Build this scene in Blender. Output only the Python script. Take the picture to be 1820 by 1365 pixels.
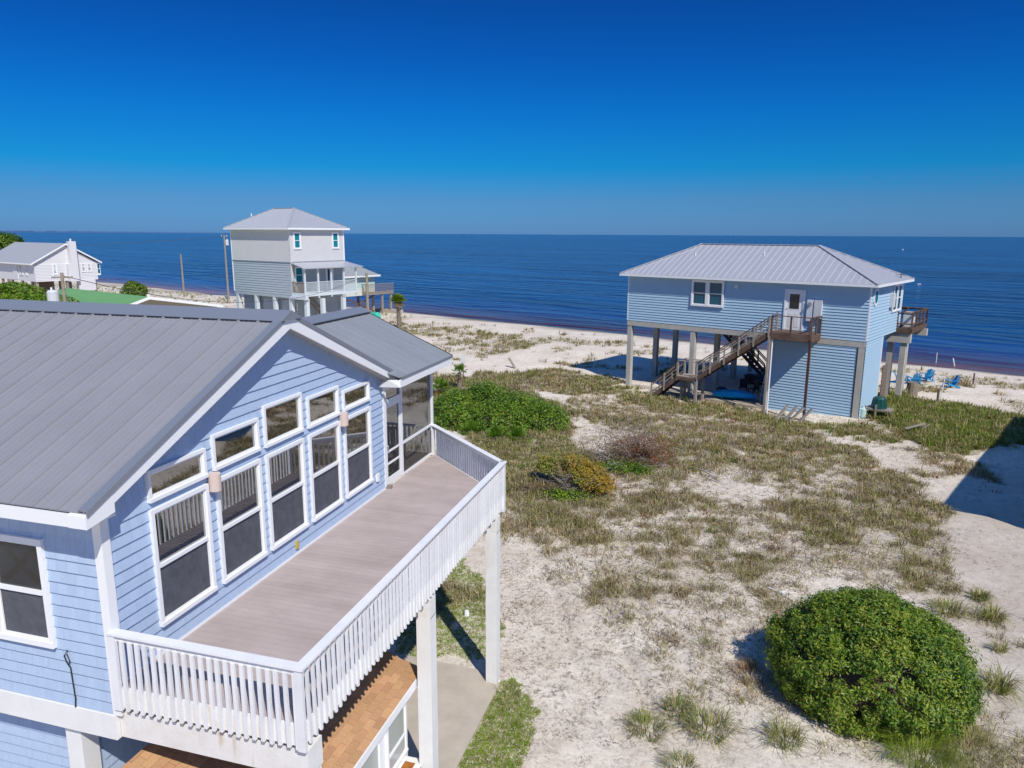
import bpy, bmesh, math, random
import numpy as np
from mathutils import Vector, Matrix
random.seed(7); RS = np.random.RandomState(11)
for o in list(bpy.data.objects): bpy.data.objects.remove(o)
S = bpy.context.scene
R = math.radians
# ------------------------------------------------------------------ camera
CAM_H = 11.3
pitch, roll, az = R(11.585), R(.3015), R(16.1)
def _w(v): return Vector((v[0]*math.cos(az)-v[1]*math.sin(az), v[0]*math.sin(az)+v[1]*math.cos(az), v[2]))
F = _w((0, math.cos(pitch), -math.sin(pitch))); U0 = _w((0, math.sin(pitch), math.cos(pitch))); R0 = _w((1, 0, 0))
Rt = R0*math.cos(roll)+U0*math.sin(roll); Up = -R0*math.sin(roll)+U0*math.cos(roll)
cd = bpy.data.cameras.new('camera'); cam = bpy.data.objects.new('camera', cd); S.collection.objects.link(cam)
cam.matrix_world = Matrix(((Rt.x, Up.x, -F.x, 0), (Rt.y, Up.y, -F.y, 0), (Rt.z, Up.z, -F.z, CAM_H), (0, 0, 0, 1)))
cd.sensor_width = 36; cd.lens = 1300/1820*36; cd.clip_start = .1; cd.clip_end = 60000
S.camera = cam
S.render.resolution_x, S.render.resolution_y = 1024, 768
# ------------------------------------------------------------------ world, sun
LD = Vector((-.287, .335, -.485)).normalized()          # direction the sunlight travels
sd = -LD
W = bpy.data.worlds.new("World"); S.world = W; W.use_nodes = True
nt = W.node_tree; nt.nodes.clear()
sky = nt.nodes.new('ShaderNodeTexSky'); sky.sky_type = 'NISHITA'; sky.sun_disc = False
sky.sun_elevation = math.asin(sd.z); sky.sun_rotation = math.atan2(sd.x, sd.y)
sky.altitude = 0; sky.air_density = 1.0; sky.dust_density = .25; sky.ozone_density = 4.0
# clear deep-blue sky: the Nishita sky filtered by elevation only (same all the way round), brightened overhead to fill the shadows
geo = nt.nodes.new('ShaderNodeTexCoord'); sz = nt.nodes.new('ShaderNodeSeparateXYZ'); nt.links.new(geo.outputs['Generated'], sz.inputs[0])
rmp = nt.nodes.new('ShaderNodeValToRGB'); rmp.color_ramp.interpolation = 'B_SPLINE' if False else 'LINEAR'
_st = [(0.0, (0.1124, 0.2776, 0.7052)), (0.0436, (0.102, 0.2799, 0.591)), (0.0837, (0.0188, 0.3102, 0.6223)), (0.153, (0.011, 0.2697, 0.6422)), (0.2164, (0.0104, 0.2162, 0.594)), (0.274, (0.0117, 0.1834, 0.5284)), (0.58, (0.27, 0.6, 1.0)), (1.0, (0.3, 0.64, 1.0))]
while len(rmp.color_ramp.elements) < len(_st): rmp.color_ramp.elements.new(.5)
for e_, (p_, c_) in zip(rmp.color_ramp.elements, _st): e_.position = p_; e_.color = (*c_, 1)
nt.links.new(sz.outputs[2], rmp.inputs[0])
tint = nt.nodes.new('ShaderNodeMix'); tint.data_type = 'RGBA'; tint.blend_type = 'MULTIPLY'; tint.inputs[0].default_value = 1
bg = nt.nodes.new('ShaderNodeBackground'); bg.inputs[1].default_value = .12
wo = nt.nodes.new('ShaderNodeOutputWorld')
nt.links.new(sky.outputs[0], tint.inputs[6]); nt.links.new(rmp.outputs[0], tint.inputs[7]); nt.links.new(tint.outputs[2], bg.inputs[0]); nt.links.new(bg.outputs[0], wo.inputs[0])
sl = bpy.data.lights.new('sun', 'SUN'); so = bpy.data.objects.new('sun', sl); S.collection.objects.link(so)
sl.energy = 4.0; sl.angle = R(.5); sl.color = (1, .945, .865)
so.rotation_euler = LD.to_track_quat('-Z', 'Y').to_euler()
S.view_settings.view_transform = 'Standard'; S.view_settings.look = 'None'; S.view_settings.gamma = 1
S.view_settings.exposure = .15; S.view_settings.use_curve_mapping = False
S.render.engine = 'CYCLES'
S.cycles.max_bounces = 6; S.cycles.transparent_max_bounces = 12

# ------------------------------------------------------------------ materials
def mat(name, col, rough=.6, spec=.4, metal=0, var=0, vscale=4, var2=None, bump=0, bscale=30, obj_var=0, stretch=None, em=None, hue_var=0, world=False):
    m = bpy.data.materials.new(name); m.use_nodes = True; n = m.node_tree.nodes; l = m.node_tree.links
    b = n['Principled BSDF']; b.inputs['Roughness'].default_value = rough; b.inputs['Specular IOR Level'].default_value = spec
    b.inputs['Metallic'].default_value = metal; b.inputs['Base Color'].default_value = (*col, 1)
    src = None
    if var or bump:
        tc = n.new('ShaderNodeNewGeometry' if world else 'ShaderNodeTexCoord'); mp = n.new('ShaderNodeMapping'); l.new(tc.outputs['Position' if world else 'Object'], mp.inputs[0])
        if stretch: mp.inputs['Scale'].default_value = stretch
    if var:
        ns = n.new('ShaderNodeTexNoise'); ns.inputs['Scale'].default_value = vscale; ns.inputs['Detail'].default_value = 6; ns.inputs['Roughness'].default_value = .65
        l.new(mp.outputs[0], ns.inputs[0])
        cr = n.new('ShaderNodeValToRGB'); cr.color_ramp.elements[0].position = .3; cr.color_ramp.elements[1].position = .7
        c2 = var2 or tuple(c*(1-var) for c in col)
        cr.color_ramp.elements[0].color = (*c2, 1); cr.color_ramp.elements[1].color = (*col, 1)
        l.new(ns.outputs[0], cr.inputs[0]); src = cr.outputs[0]
    if obj_var:
        oi = n.new('ShaderNodeObjectInfo'); h = n.new('ShaderNodeHueSaturation'); mr = n.new('ShaderNodeMapRange')
        mr.inputs[3].default_value = 1-obj_var; mr.inputs[4].default_value = 1+obj_var
        l.new(oi.outputs['Random'], mr.inputs[0]); l.new(mr.outputs[0], h.inputs['Value'])
        if hue_var:
            m2 = n.new('ShaderNodeMapRange'); m2.inputs[3].default_value = .5-hue_var; m2.inputs[4].default_value = .5+hue_var
            mm = n.new('ShaderNodeMath'); mm.operation = 'FRACT'; mu = n.new('ShaderNodeMath'); mu.operation = 'MULTIPLY'; mu.inputs[1].default_value = 7.3
            l.new(oi.outputs['Random'], mu.inputs[0]); l.new(mu.outputs[0], mm.inputs[0]); l.new(mm.outputs[0], m2.inputs[0]); l.new(m2.outputs[0], h.inputs['Hue'])
        if src: l.new(src, h.inputs['Color'])
        else: h.inputs['Color'].default_value = (*col, 1)
        src = h.outputs[0]
    if src: l.new(src, b.inputs['Base Color'])
    if bump:
        nb = n.new('ShaderNodeTexNoise'); nb.inputs['Scale'].default_value = bscale; nb.inputs['Detail'].default_value = 4
        l.new(mp.outputs[0], nb.inputs[0]); bp = n.new('ShaderNodeBump'); bp.inputs['Strength'].default_value = bump; bp.inputs['Distance'].default_value = .02
        l.new(nb.outputs[0], bp.inputs['Height']); l.new(bp.outputs[0], b.inputs['Normal'])
    if em: b.inputs['Emission Color'].default_value = (*em, 1); b.inputs['Emission Strength'].default_value = 1
    return m
M = {}
M['shingle'] = mat('blue_shake', (.415, .525, .69), .7, .25, var=.07, vscale=9, bump=.08, bscale=60, obj_var=.04, stretch=(1, 1, .35))
M['shingle_j'] = mat('blue_shake_joined', (.415, .525, .69), .7, .25, var=.09, vscale=9, bump=.08, bscale=60, stretch=(1, 1, .35))
M['white'] = mat('white_paint', (.80, .80, .78), .5, .3, var=.08, vscale=3, bump=.05)
M['white_old'] = mat('weathered_white_paint', (.80, .80, .78), .6, .25, var=.3, vscale=3.5, var2=(.70, .68, .63), bump=.15, bscale=25)
def stain(m, col, lo, hi, sc, amt, stretch):
    n = m.node_tree.nodes; l = m.node_tree.links; b = n['Principled BSDF']; src = b.inputs['Base Color'].links[0].from_socket
    tc = n.new('ShaderNodeTexCoord'); mp = n.new('ShaderNodeMapping'); mp.inputs['Scale'].default_value = stretch; l.new(tc.outputs['Object'], mp.inputs[0])
    q = n.new('ShaderNodeTexNoise'); q.inputs['Scale'].default_value = sc; q.inputs['Detail'].default_value = 5; l.new(mp.outputs[0], q.inputs[0])
    r = n.new('ShaderNodeMapRange'); r.inputs[1].default_value = lo; r.inputs[2].default_value = hi; r.inputs[4].default_value = amt; l.new(q.outputs[0], r.inputs[0])
    mx = n.new('ShaderNodeMix'); mx.data_type = 'RGBA'; l.new(r.outputs[0], mx.inputs[0]); l.new(src, mx.inputs[6]); mx.inputs[7].default_value = (*col, 1); l.new(mx.outputs[2], b.inputs['Base Color'])
stain(M['white_old'], (.50, .36, .20), .60, .72, 2.2, .75, (1.6, 1.6, .35)); stain(M['white'], (.58, .52, .42), .62, .78, 1.6, .5, (1.5, 1.5, .3))
M['white_rail'] = mat('white_rail_paint', (.80, .81, .82), .5, .3, var=.12, vscale=2.5, obj_var=.05, bump=.05, world=True)
M['trimwhite'] = mat('vinyl_trim', (.82, .83, .83), .4, .4)
M['soffit'] = mat('grey_soffit', (.42, .40, .38), .6)
M['metalroof'] = mat('grey_metal_roof', (.335, .335, .35), .45, .5, metal=.18, var=.10, vscale=.9, obj_var=.02)
M['metalroof2'] = mat('pale_metal_roof', (.39, .41, .405), .45, .5, metal=.35, var=.1, vscale=1, obj_var=.03)
M['roofflash'] = mat('grey_ridge_flashing', (.29, .315, .355), .4, .5, metal=.4)
M['darkgap'] = mat('dark_closure', (.02, .025, .035), .8)
M['galv'] = mat('galvalume_roof', (.50, .51, .54), .4, .5, metal=.3, var=.06, vscale=1, obj_var=.02)
M['galvrib'] = mat('roof_rib', (.62, .63, .65), .4, .5, metal=.2)
M['deck'] = mat('composite_deck', (.48, .40, .375), .7, .3, var=.17, vscale=.8, var2=(.36, .30, .275), bump=.1, bscale=40, obj_var=.04, stretch=(.9, 1.3, 1), world=True)
M['porchdeck'] = mat('old_porch_boards', (.22, .19, .16), .8, obj_var=.12, var=.3, vscale=5)
M['orange'] = mat('orange_roof_shingle', (.58, .34, .18), .9, .15, var=.25, vscale=30, obj_var=.16, hue_var=.006, bump=.4, bscale=120)
M['concrete'] = mat('concrete', (.54, .475, .385), .85, .2, var=.22, vscale=1.5, bump=.1)
M['slab'] = mat('pale_concrete_slab', (.48, .42, .34), .85, .2, var=.15, vscale=1.3, bump=.1)
M['pier'] = mat('concrete_pier', (.50, .48, .43), .85, .2, var=.2, vscale=2.5, bump=.1)
M['beige'] = mat('beige_lamp', (.62, .50, .44), .5)
M['black'] = mat('black_rubber', (.015, .015, .018), .5)
M['dark'] = mat('dark_interior', (.02, .02, .022), .9)
M['room'] = mat('room_wall', (.12, .11, .10), .9)
M['rust'] = mat('rusted_metal', (.45, .16, .03), .8, var=.5, vscale=8)
M['wood'] = mat('weathered_brown_wood', (.17, .115, .085), .85, .2, var=.45, vscale=3, var2=(.09, .055, .04), obj_var=.18, bump=.3, bscale=20)
M['woodlt'] = mat('grey_weathered_wood', (.36, .31, .26), .85, .2, var=.3, vscale=4, obj_var=.15, bump=.3)
M['woodrust'] = mat('dark_rusty_post', (.10, .05, .035), .8, var=.4, vscale=3)
M['pole'] = mat('utility_pole_wood', (.33, .29, .22), .85, var=.3, vscale=3, bump=.2)
M['sideB'] = mat('blue_lap_siding', (.385, .55, .68), .6, .2, var=.06, vscale=1.5)
M['sideC'] = mat('grey_green_lap_siding', (.42, .475, .51), .6, .3, var=.06, vscale=1.5)
M['panelC'] = mat('pale_grey_panel', (.60, .60, .595), .6, .3, var=.05, vscale=1)
M['trimC'] = mat('pale_trim', (.60, .66, .68), .6)
M['sideD'] = mat('pale_white_siding', (.68, .67, .68), .6, .3)
M['green_roof'] = mat('green_metal_roof', (.17, .38, .13), .5, .35, var=.15, vscale=.4)
M['stucco'] = mat('beige_stucco', (.52, .44, .35), .9)
M['aqua'] = mat('aqua_siding', (.45, .60, .55), .6)
M['greyshingle'] = mat('grey_asphalt_roof', (.33, .36, .36), .9, var=.4, vscale=6)
M['bluechair'] = mat('blue_plastic', (.02, .27, .55), .4, .4)
M['kayak'] = mat('bright_blue_plastic', (.01, .42, .75), .3, .5)
M['bluetarp'] = mat('dark_blue_cloth', (.015, .05, .14), .8)
M['binm'] = mat('dark_green_plastic', (.01, .07, .06), .4)
M['greenp'] = mat('aqua_plastic', (.05, .48, .34), .4)
M['metal'] = mat('grey_metal', (.4, .42, .45), .35, .5, metal=.6)
M['greybox'] = mat('pale_grey_enamel', (.58, .60, .62), .5)
M['wire'] = mat('wire', (.06, .06, .07), .6)
M['bark'] = mat('palm_bark', (.30, .25, .19), .95, var=.5, vscale=8, bump=.8, bscale=14)
M['trunk'] = mat('shrub_wood', (.09, .065, .045), .9)
M['twig'] = mat('pale_twig', (.34, .30, .27), .9)
def leafmat(name, col, rough=.5, spec=.3, trans=.25):
    m = mat(name, col, rough, spec, var=.45, vscale=2.5)
    n = m.node_tree.nodes; l = m.node_tree.links; b = n['Principled BSDF']
    tr = n.new('ShaderNodeBsdfTranslucent'); mx = n.new('ShaderNodeMixShader'); mx.inputs[0].default_value = trans
    tr.inputs[0].default_value = (col[0]*1.3, col[1]*1.4, col[2]*.7, 1)
    l.new(b.outputs[0], mx.inputs[1]); l.new(tr.outputs[0], mx.inputs[2]); l.new(mx.outputs[0], n['Material Output'].inputs[0])
    return m
M['leafA'] = leafmat('glossy_green_leaf', (.13, .25, .02), .42, .4)
M['leafB'] = leafmat('yellow_green_leaf', (.31, .37, .04), .45, .4)
M['leafC'] = leafmat('dark_green_leaf', (.035, .09, .014), .5, .3)
M['leafD'] = leafmat('reddish_leaf', (.30, .09, .05), .5)
M['leafO'] = leafmat('orange_yellow_leaf', (.50, .30, .03), .55)
M['leafP'] = leafmat('bright_palmetto_leaf', (.19, .36, .03), .45, .3)
M['gtan'] = leafmat('dry_tan_grass', (.56, .45, .27), .8, .1, .15)
M['golive'] = leafmat('olive_grass', (.36, .31, .12), .8, .1, .15)
M['ggreen'] = leafmat('green_grass', (.22, .27, .06), .7, .15, .2)
M['gbrown'] = leafmat('brown_dead_grass', (.24, .165, .10), .9, .1, .1)
M['ggrey'] = leafmat('grey_dead_grass', (.36, .31, .23), .9, .1, .1)
M['glawn'] = leafmat('lawn_grass', (.27, .40, .025), .7, .15, .2)
M['grust'] = leafmat('rust_dead_stalks', (.30, .13, .055), .9, .1, .1)
def glass(name, tint, ior=1.9, rough=.015, refl=None):
    m = mat(name, tint, rough, .5); b = m.node_tree.nodes['Principled BSDF']; b.inputs['IOR'].default_value = ior
    return m
M['glass'] = glass('dark_reflective_glass', (.016, .016, .015), 4.0)
M['glassB'] = glass('blue_window_glass', (.006, .085, .135), 1.42, .05)
M['glassC'] = glass('teal_window_glass', (.01, .20, .24), 1.6, .05)
M['screen'] = mat('charcoal_window_screen', (.115, .12, .14), .75, .2, var=.35, vscale=5, stretch=(1, 1, 1))
M['doorglass'] = glass('dark_door_glass', (.012, .014, .02), 1.45, .03)
def semi(name, col, alpha, rough=.6, spec=.3):
    m = mat(name, col, rough, spec); m.node_tree.nodes['Principled BSDF'].inputs['Alpha'].default_value = alpha; return m
M['mesh'] = semi('porch_screen_mesh', (.06, .06, .06), .30)
M['glassL'] = glass('clear_room_glass', (.01, .012, .012), 1.8)
n_ = M['glassL'].node_tree.nodes['Principled BSDF']; n_.inputs['Alpha'].default_value = .6

# ------------------------------------------------------------------ mesh helpers
class MB:
    def __init__(s): s.v = []; s.f = []; s.mi = []
    def add(s, vs, fs, mi=0):
        k = len(s.v); s.v += [tuple(p) for p in vs]; s.f += [tuple(i+k for i in f) for f in fs]; s.mi += [mi]*len(fs)
    def box(s, a, b, mi=0):
        x0, y0, z0 = a; x1, y1, z1 = b
        s.add([(x0,y0,z0),(x1,y0,z0),(x1,y1,z0),(x0,y1,z0),(x0,y0,z1),(x1,y0,z1),(x1,y1,z1),(x0,y1,z1)],
              [(0,3,2,1),(4,5,6,7),(0,1,5,4),(1,2,6,5),(2,3,7,6),(3,0,4,7)], mi)
    def prism(s, poly, d, mi=0):                      # polygon of 3D points extruded along vector d
        n = len(poly); d = Vector(d); P = [Vector(p) for p in poly]
        nrm = Vector((0, 0, 0))
        for i in range(n): nrm += P[i].cross(P[(i+1) % n])
        if nrm.dot(d) > 0: P.reverse()
        s.add(P+[p+d for p in P], [tuple(range(n)), tuple(range(2*n-1, n-1, -1))]+[(i, i+n, (i+1) % n+n, (i+1) % n) for i in range(n)], mi)
    def beam(s, a, b, w, h, mi=0, up=(0, 0, 1)):      # bar from a to b, w wide, h high, centred
        a = Vector(a); b = Vector(b); d = (b-a).normalized(); up = Vector(up)
        if abs(d.dot(up)) > .98: up = Vector((0, 1, 0))
        x = d.cross(up).normalized(); y = x.cross(d).normalized()
        c = [x*(sx*w/2)+y*(sy*h/2) for sx, sy in ((-1, -1), (1, -1), (1, 1), (-1, 1))]
        s.add([a+q for q in c]+[b+q for q in c], [(3, 2, 1, 0), (4, 5, 6, 7), (0, 1, 5, 4), (1, 2, 6, 5), (2, 3, 7, 6), (3, 0, 4, 7)], mi)
    def tube(s, pts, rad, n=8, mi=0, cap=True):
        pts = [Vector(p) for p in pts]; rad = rad if hasattr(rad, '__len__') else [rad]*len(pts); vs = []; fs = []
        for i, p in enumerate(pts):
            d = (pts[min(i+1, len(pts)-1)]-pts[max(i-1, 0)]).normalized()
            a = Vector((0, 0, 1)) if abs(d.z) < .9 else Vector((1, 0, 0))
            x = d.cross(a).normalized(); y = d.cross(x)
            for k in range(n): t = 2*math.pi*k/n; vs.append(p+(x*math.cos(t)+y*math.sin(t))*rad[i])
        for i in range(len(pts)-1):
            for k in range(n): fs.append((i*n+k, i*n+(k+1) % n, (i+1)*n+(k+1) % n, (i+1)*n+k))
        if cap: fs += [tuple(range(n-1, -1, -1)), tuple((len(pts)-1)*n+k for k in range(n))]
        s.add(vs, fs, mi)
    def mesh(s, name, mats):
        me = bpy.data.meshes.new(name); me.from_pydata(s.v, [], s.f)
        for m in (mats if isinstance(mats, (list, tuple)) else [mats]): me.materials.append(m)
        if any(s.mi): me.polygons.foreach_set('material_index', s.mi)
        me.update(); return me
    def build(s, name, mats, parent=None, label=None, kind=None, loc=None):
        return link(name, s.mesh(name, mats), parent, label, kind, loc)
def link(name, me, parent=None, label=None, kind=None, loc=None, rot=None):
    o = bpy.data.objects.new(name, me); S.collection.objects.link(o)
    if parent is not None: o.parent = parent
    if loc is not None: o.location = loc
    if rot is not None: o.rotation_euler = rot
    if label: o['label'] = label
    if kind: o['kind'] = kind
    return o
def thing(name, label, cat, loc=(0, 0, 0), rz=0, group=None):
    o = bpy.data.objects.new(name, None); S.collection.objects.link(o); o.empty_display_size = .2
    o.location = loc; o.rotation_euler = (0, 0, rz); o['label'] = label; o['category'] = cat
    if group: o['group'] = group
    return o
def tag(o, label, cat, group=None):
    o['label'] = label; o['category'] = cat
    if group: o['group'] = group
    return o
def copy_tree(o, parent=None):
    c = o.copy(); S.collection.objects.link(c); c.parent = parent
    for ch in KIDS(o): copy_tree(ch, c)
    return c
def KIDS(o): return [x for x in S.collection.objects if x.parent == o]
def one(name, fn, m, parent=None, **k):
    b = MB(); fn(b); return b.build(name, m, parent, **k)
def boxo(name, a, b, m, parent=None, **k):
    q = MB(); q.box(a, b); return q.build(name, m, parent, **k)
def beamo(name, a, b, w, h, m, parent=None, **k):
    q = MB(); q.beam(a, b, w, h); return q.build(name, m, parent, **k)
def clip(poly, a, b, c):     # keep 2D points with a*x+b*y<=c
    out = []
    for i in range(len(poly)):
        p, q = poly[i], poly[(i+1) % len(poly)]; dp = a*p[0]+b*p[1]-c; dq = a*q[0]+b*q[1]-c
        if dp <= 0: out.append(p)
        if (dp < 0 < dq) or (dq < 0 < dp):
            t = dp/(dp-dq); out.append((p[0]+(q[0]-p[0])*t, p[1]+(q[1]-p[1])*t))
    return out

def roof_slope(poly, u, v, origin, pitch, thick, rib_h, m, mrib, parent, name='roof_panel', joined=False, minor=0, u0=0.0):
    """poly: convex 2D polygon in (u,v) metres; u along the eave, v up the slope. Each panel between two ribs is a part."""
    u = Vector(u).normalized(); v = Vector(v).normalized(); nrm = u.cross(v)
    if nrm.z < 0: nrm = -nrm
    O = Vector(origin); umin = min(p[0] for p in poly); umax = max(p[0] for p in poly)
    k = math.floor((umin-u0)/pitch); J = MB()
    P3 = lambda p, h=0: O+u*p[0]+v*p[1]+nrm*h
    while u0+k*pitch < umax-1e-4:
        a, b = u0+k*pitch, u0+(k+1)*pitch; k += 1
        pc = clip(clip(poly, -1, 0, -a), 1, 0, b)
        if len(pc) < 3: continue
        B = J if joined else MB()
        B.prism([P3(p, -thick) for p in pc], nrm*thick)
        def rib(c, w, h):
            r = clip(clip(poly, -1, 0, -(c-w/2)), 1, 0, c+w/2)
            if len(r) < 3: return
            w2 = w*.28; r2 = clip(clip(r, -1, 0, -(c-w2)), 1, 0, c+w2)
            B.prism([P3(p, .0005) for p in r], nrm*h*.5); 
            if len(r2) > 2: B.prism([P3(p, .0005+h*.5) for p in r2], nrm*h*.5, 1 if mrib else 0)
        if a >= umin-1e-4: rib(a+.02, .04, rib_h*.8)
        for q in range(1, minor+1): rib(a+(b-a)*q/(minor+1), .035, rib_h*.16)
        if not joined: B.build(name, [m, mrib or m], parent)
    if joined: J.build(name, [m, mrib or m], parent, kind='stuff')

def lap_wall(B, o, u, L, z0, z1, nrm, lap=.17, proud=.05):
    o = Vector(o); u = Vector(u); nrm = Vector(nrm); z = z0
    while z < z1-1e-3:
        t = min(z+lap, z1)
        a = o+nrm*proud; b = o+u*L+nrm*proud; Z = Vector((0, 0, 1))
        B.add([a+Z*z, b+Z*z, o+u*L+Z*t+nrm*.004, o+Z*t+nrm*.004, o+Z*z, o+u*L+Z*z], [(0, 1, 2, 3), (4, 5, 1, 0)]); z = t
def window(parent, c, u, nrm, w, h, gm, fw=.09, mullion=True, name='window', lower=None, deep=.06):
    """c = bottom-left corner of the outer frame on the wall plane"""
    c = Vector(c); u = Vector(u); n = Vector(nrm); Z = Vector((0, 0, 1))
    B = MB()
    def bar(u0, u1, z0, z1, d0, d1, bb=B):
        P = [c+u*a+Z*b for a, b in ((u0, z0), (u1, z0), (u1, z1), (u0, z1))]
        bb.prism([p+n*d0 for p in P], n*(d1-d0))
    bar(0, w, h-fw, h, 0, deep); bar(0, w, 0, fw, 0, deep+.015); bar(0, fw, fw, h-fw, 0, deep); bar(w-fw, w, fw, h-fw, 0, deep)
    i = fw+.001
    for (a0, a1, b0, b1) in ((i, w-i, h-fw-.035, h-fw-.001), (i, w-i, fw+.001, fw+.035), (i, i+.03, fw+.035, h-fw-.035), (w-i-.03, w-i, fw+.035, h-fw-.035)): bar(a0, a1, b0, b1, .0, deep-.03)
    f = B.build(name, M['trimwhite'], parent)
    g = MB()
    if mullion:
        mz = h*.5 if mullion is True else mullion
        q = MB(); bar(i+.03, w-i-.03, mz-.03, mz+.03, 0, deep-.012, q); q.build('meeting_rail', M['trimwhite'], f)
        bar(i+.03, w-i-.03, mz+.03, h-fw-.035, 0, .018, g); g.build('pane', gm, f)
        g2 = MB(); bar(i+.03, w-i-.03, fw+.035, mz-.03, 0, .026, g2); g2.build('insect_screen' if lower is M['screen'] else 'pane', lower or gm, f)
    else:
        bar(i+.03, w-i-.03, fw+.035, h-fw-.035, 0, .018, g); g.build('pane', gm, f)
    return f

# ------------------------------------------------------------------ noise / terrain
def _hash(ix, iy, s):
    n = (ix*374761393+iy*668265263+s*982451653) & 0xffffffff
    n = ((n ^ (n >> 13))*1274126177) & 0xffffffff
    return ((n ^ (n >> 16)) & 0xffff)/65535.
def vnoise(x, y, s=0):
    ix = np.floor(x).astype(np.int64); iy = np.floor(y).astype(np.int64); fx = x-ix; fy = y-iy
    fx = fx*fx*(3-2*fx); fy = fy*fy*(3-2*fy)
    a = _hash(ix, iy, s); b = _hash(ix+1, iy, s); c = _hash(ix, iy+1, s); d = _hash(ix+1, iy+1, s)
    return a+(b-a)*fx+(c-a)*fy+(a-b-c+d)*fx*fy
def fbm(x, y, s=0, o=4):
    r = 0; t = 0; a = 1.
    for i in range(o): r = r+vnoise(x*2**i+i*17.3, y*2**i-i*9.1, s+i)*a; t += a; a *= .55
    return r/t
TB = R(-24.5)                                           # heading of the raised blue house across the dune
BO = (8.62, 49.3)
def locB(x, y):
    dx, dy = x-BO[0], y-BO[1]; c, s_ = math.cos(TB), math.sin(TB)
    return dx*c+dy*s_, -dx*s_+dy*c
def shore_s(x, y): return .385*x+.923*y
def ground_z(x, y):
    x = np.asarray(x, float); y = np.asarray(y, float); s = shore_s(x, y)
    t = 1.3*np.sin(x*.05)+.7*np.sin(x*.17+1)
    z = np.where(s < 70, 0., -.8*((s-70)/8.6)**1.5*1.0) if False else -np.clip((s+t*.5-69.5)/9.2, 0, None)**1.3*.8
    z = np.maximum(z, -6)
    xl, yl = locB(x, y)
    z = z-.5*np.exp(-((xl+9)/8.)**2-((yl+3)/5.)**2)
    far = np.clip((y-20)/20, 0, 1)*np.clip((74-s)/8, 0, 1)*np.clip((200-np.abs(x))/50, 0, 1)
    z = z+far*(fbm(x/9., y/9., 5, 3)-.5)*.35
    near = np.clip((90-s)/20, 0, 1)
    pad = ((x < -4.2) & (y < 17.2) & (x > -30)); near = np.where(pad, .15, near)
    z = z+near*((fbm(x/1.3, y/1.3, 9, 4)-.5)*.14)
    for (ax, ay, bx, by) in ((-5.9, 24.5, .6, 12.5), (-3.0, 22.5, .2, 14.0)):
        L_ = math.hypot(bx-ax, by-ay); t_ = np.clip(((x-ax)*(bx-ax)+(y-ay)*(by-ay))/L_**2, 0, 1); wob = .25*np.sin(t_*7+ax); dd_ = ((x-ax)*(by-ay)-(y-ay)*(bx-ax))/L_+wob; e_ = np.clip(t_*8, 0, 1)*np.clip((1-t_)*8, 0, 1)
        for o_ in (-.72, .72): z = z-e_*.09*np.exp(-((dd_-o_)/.13)**2)+e_*.02*np.exp(-((np.abs(dd_-o_)-.3)/.1)**2)
    return z-.03
def inpoly(x, y, P):
    r = np.zeros(x.shape, bool); n = len(P)
    for i in range(n):
        x0, y0 = P[i]; x1, y1 = P[(i+1) % n]
        c = ((y0 > y) != (y1 > y)) & (x < (x1-x0)*(y-y0)/((y1-y0) if y1 != y0 else 1e-9)+x0); r ^= c
    return r
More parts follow.
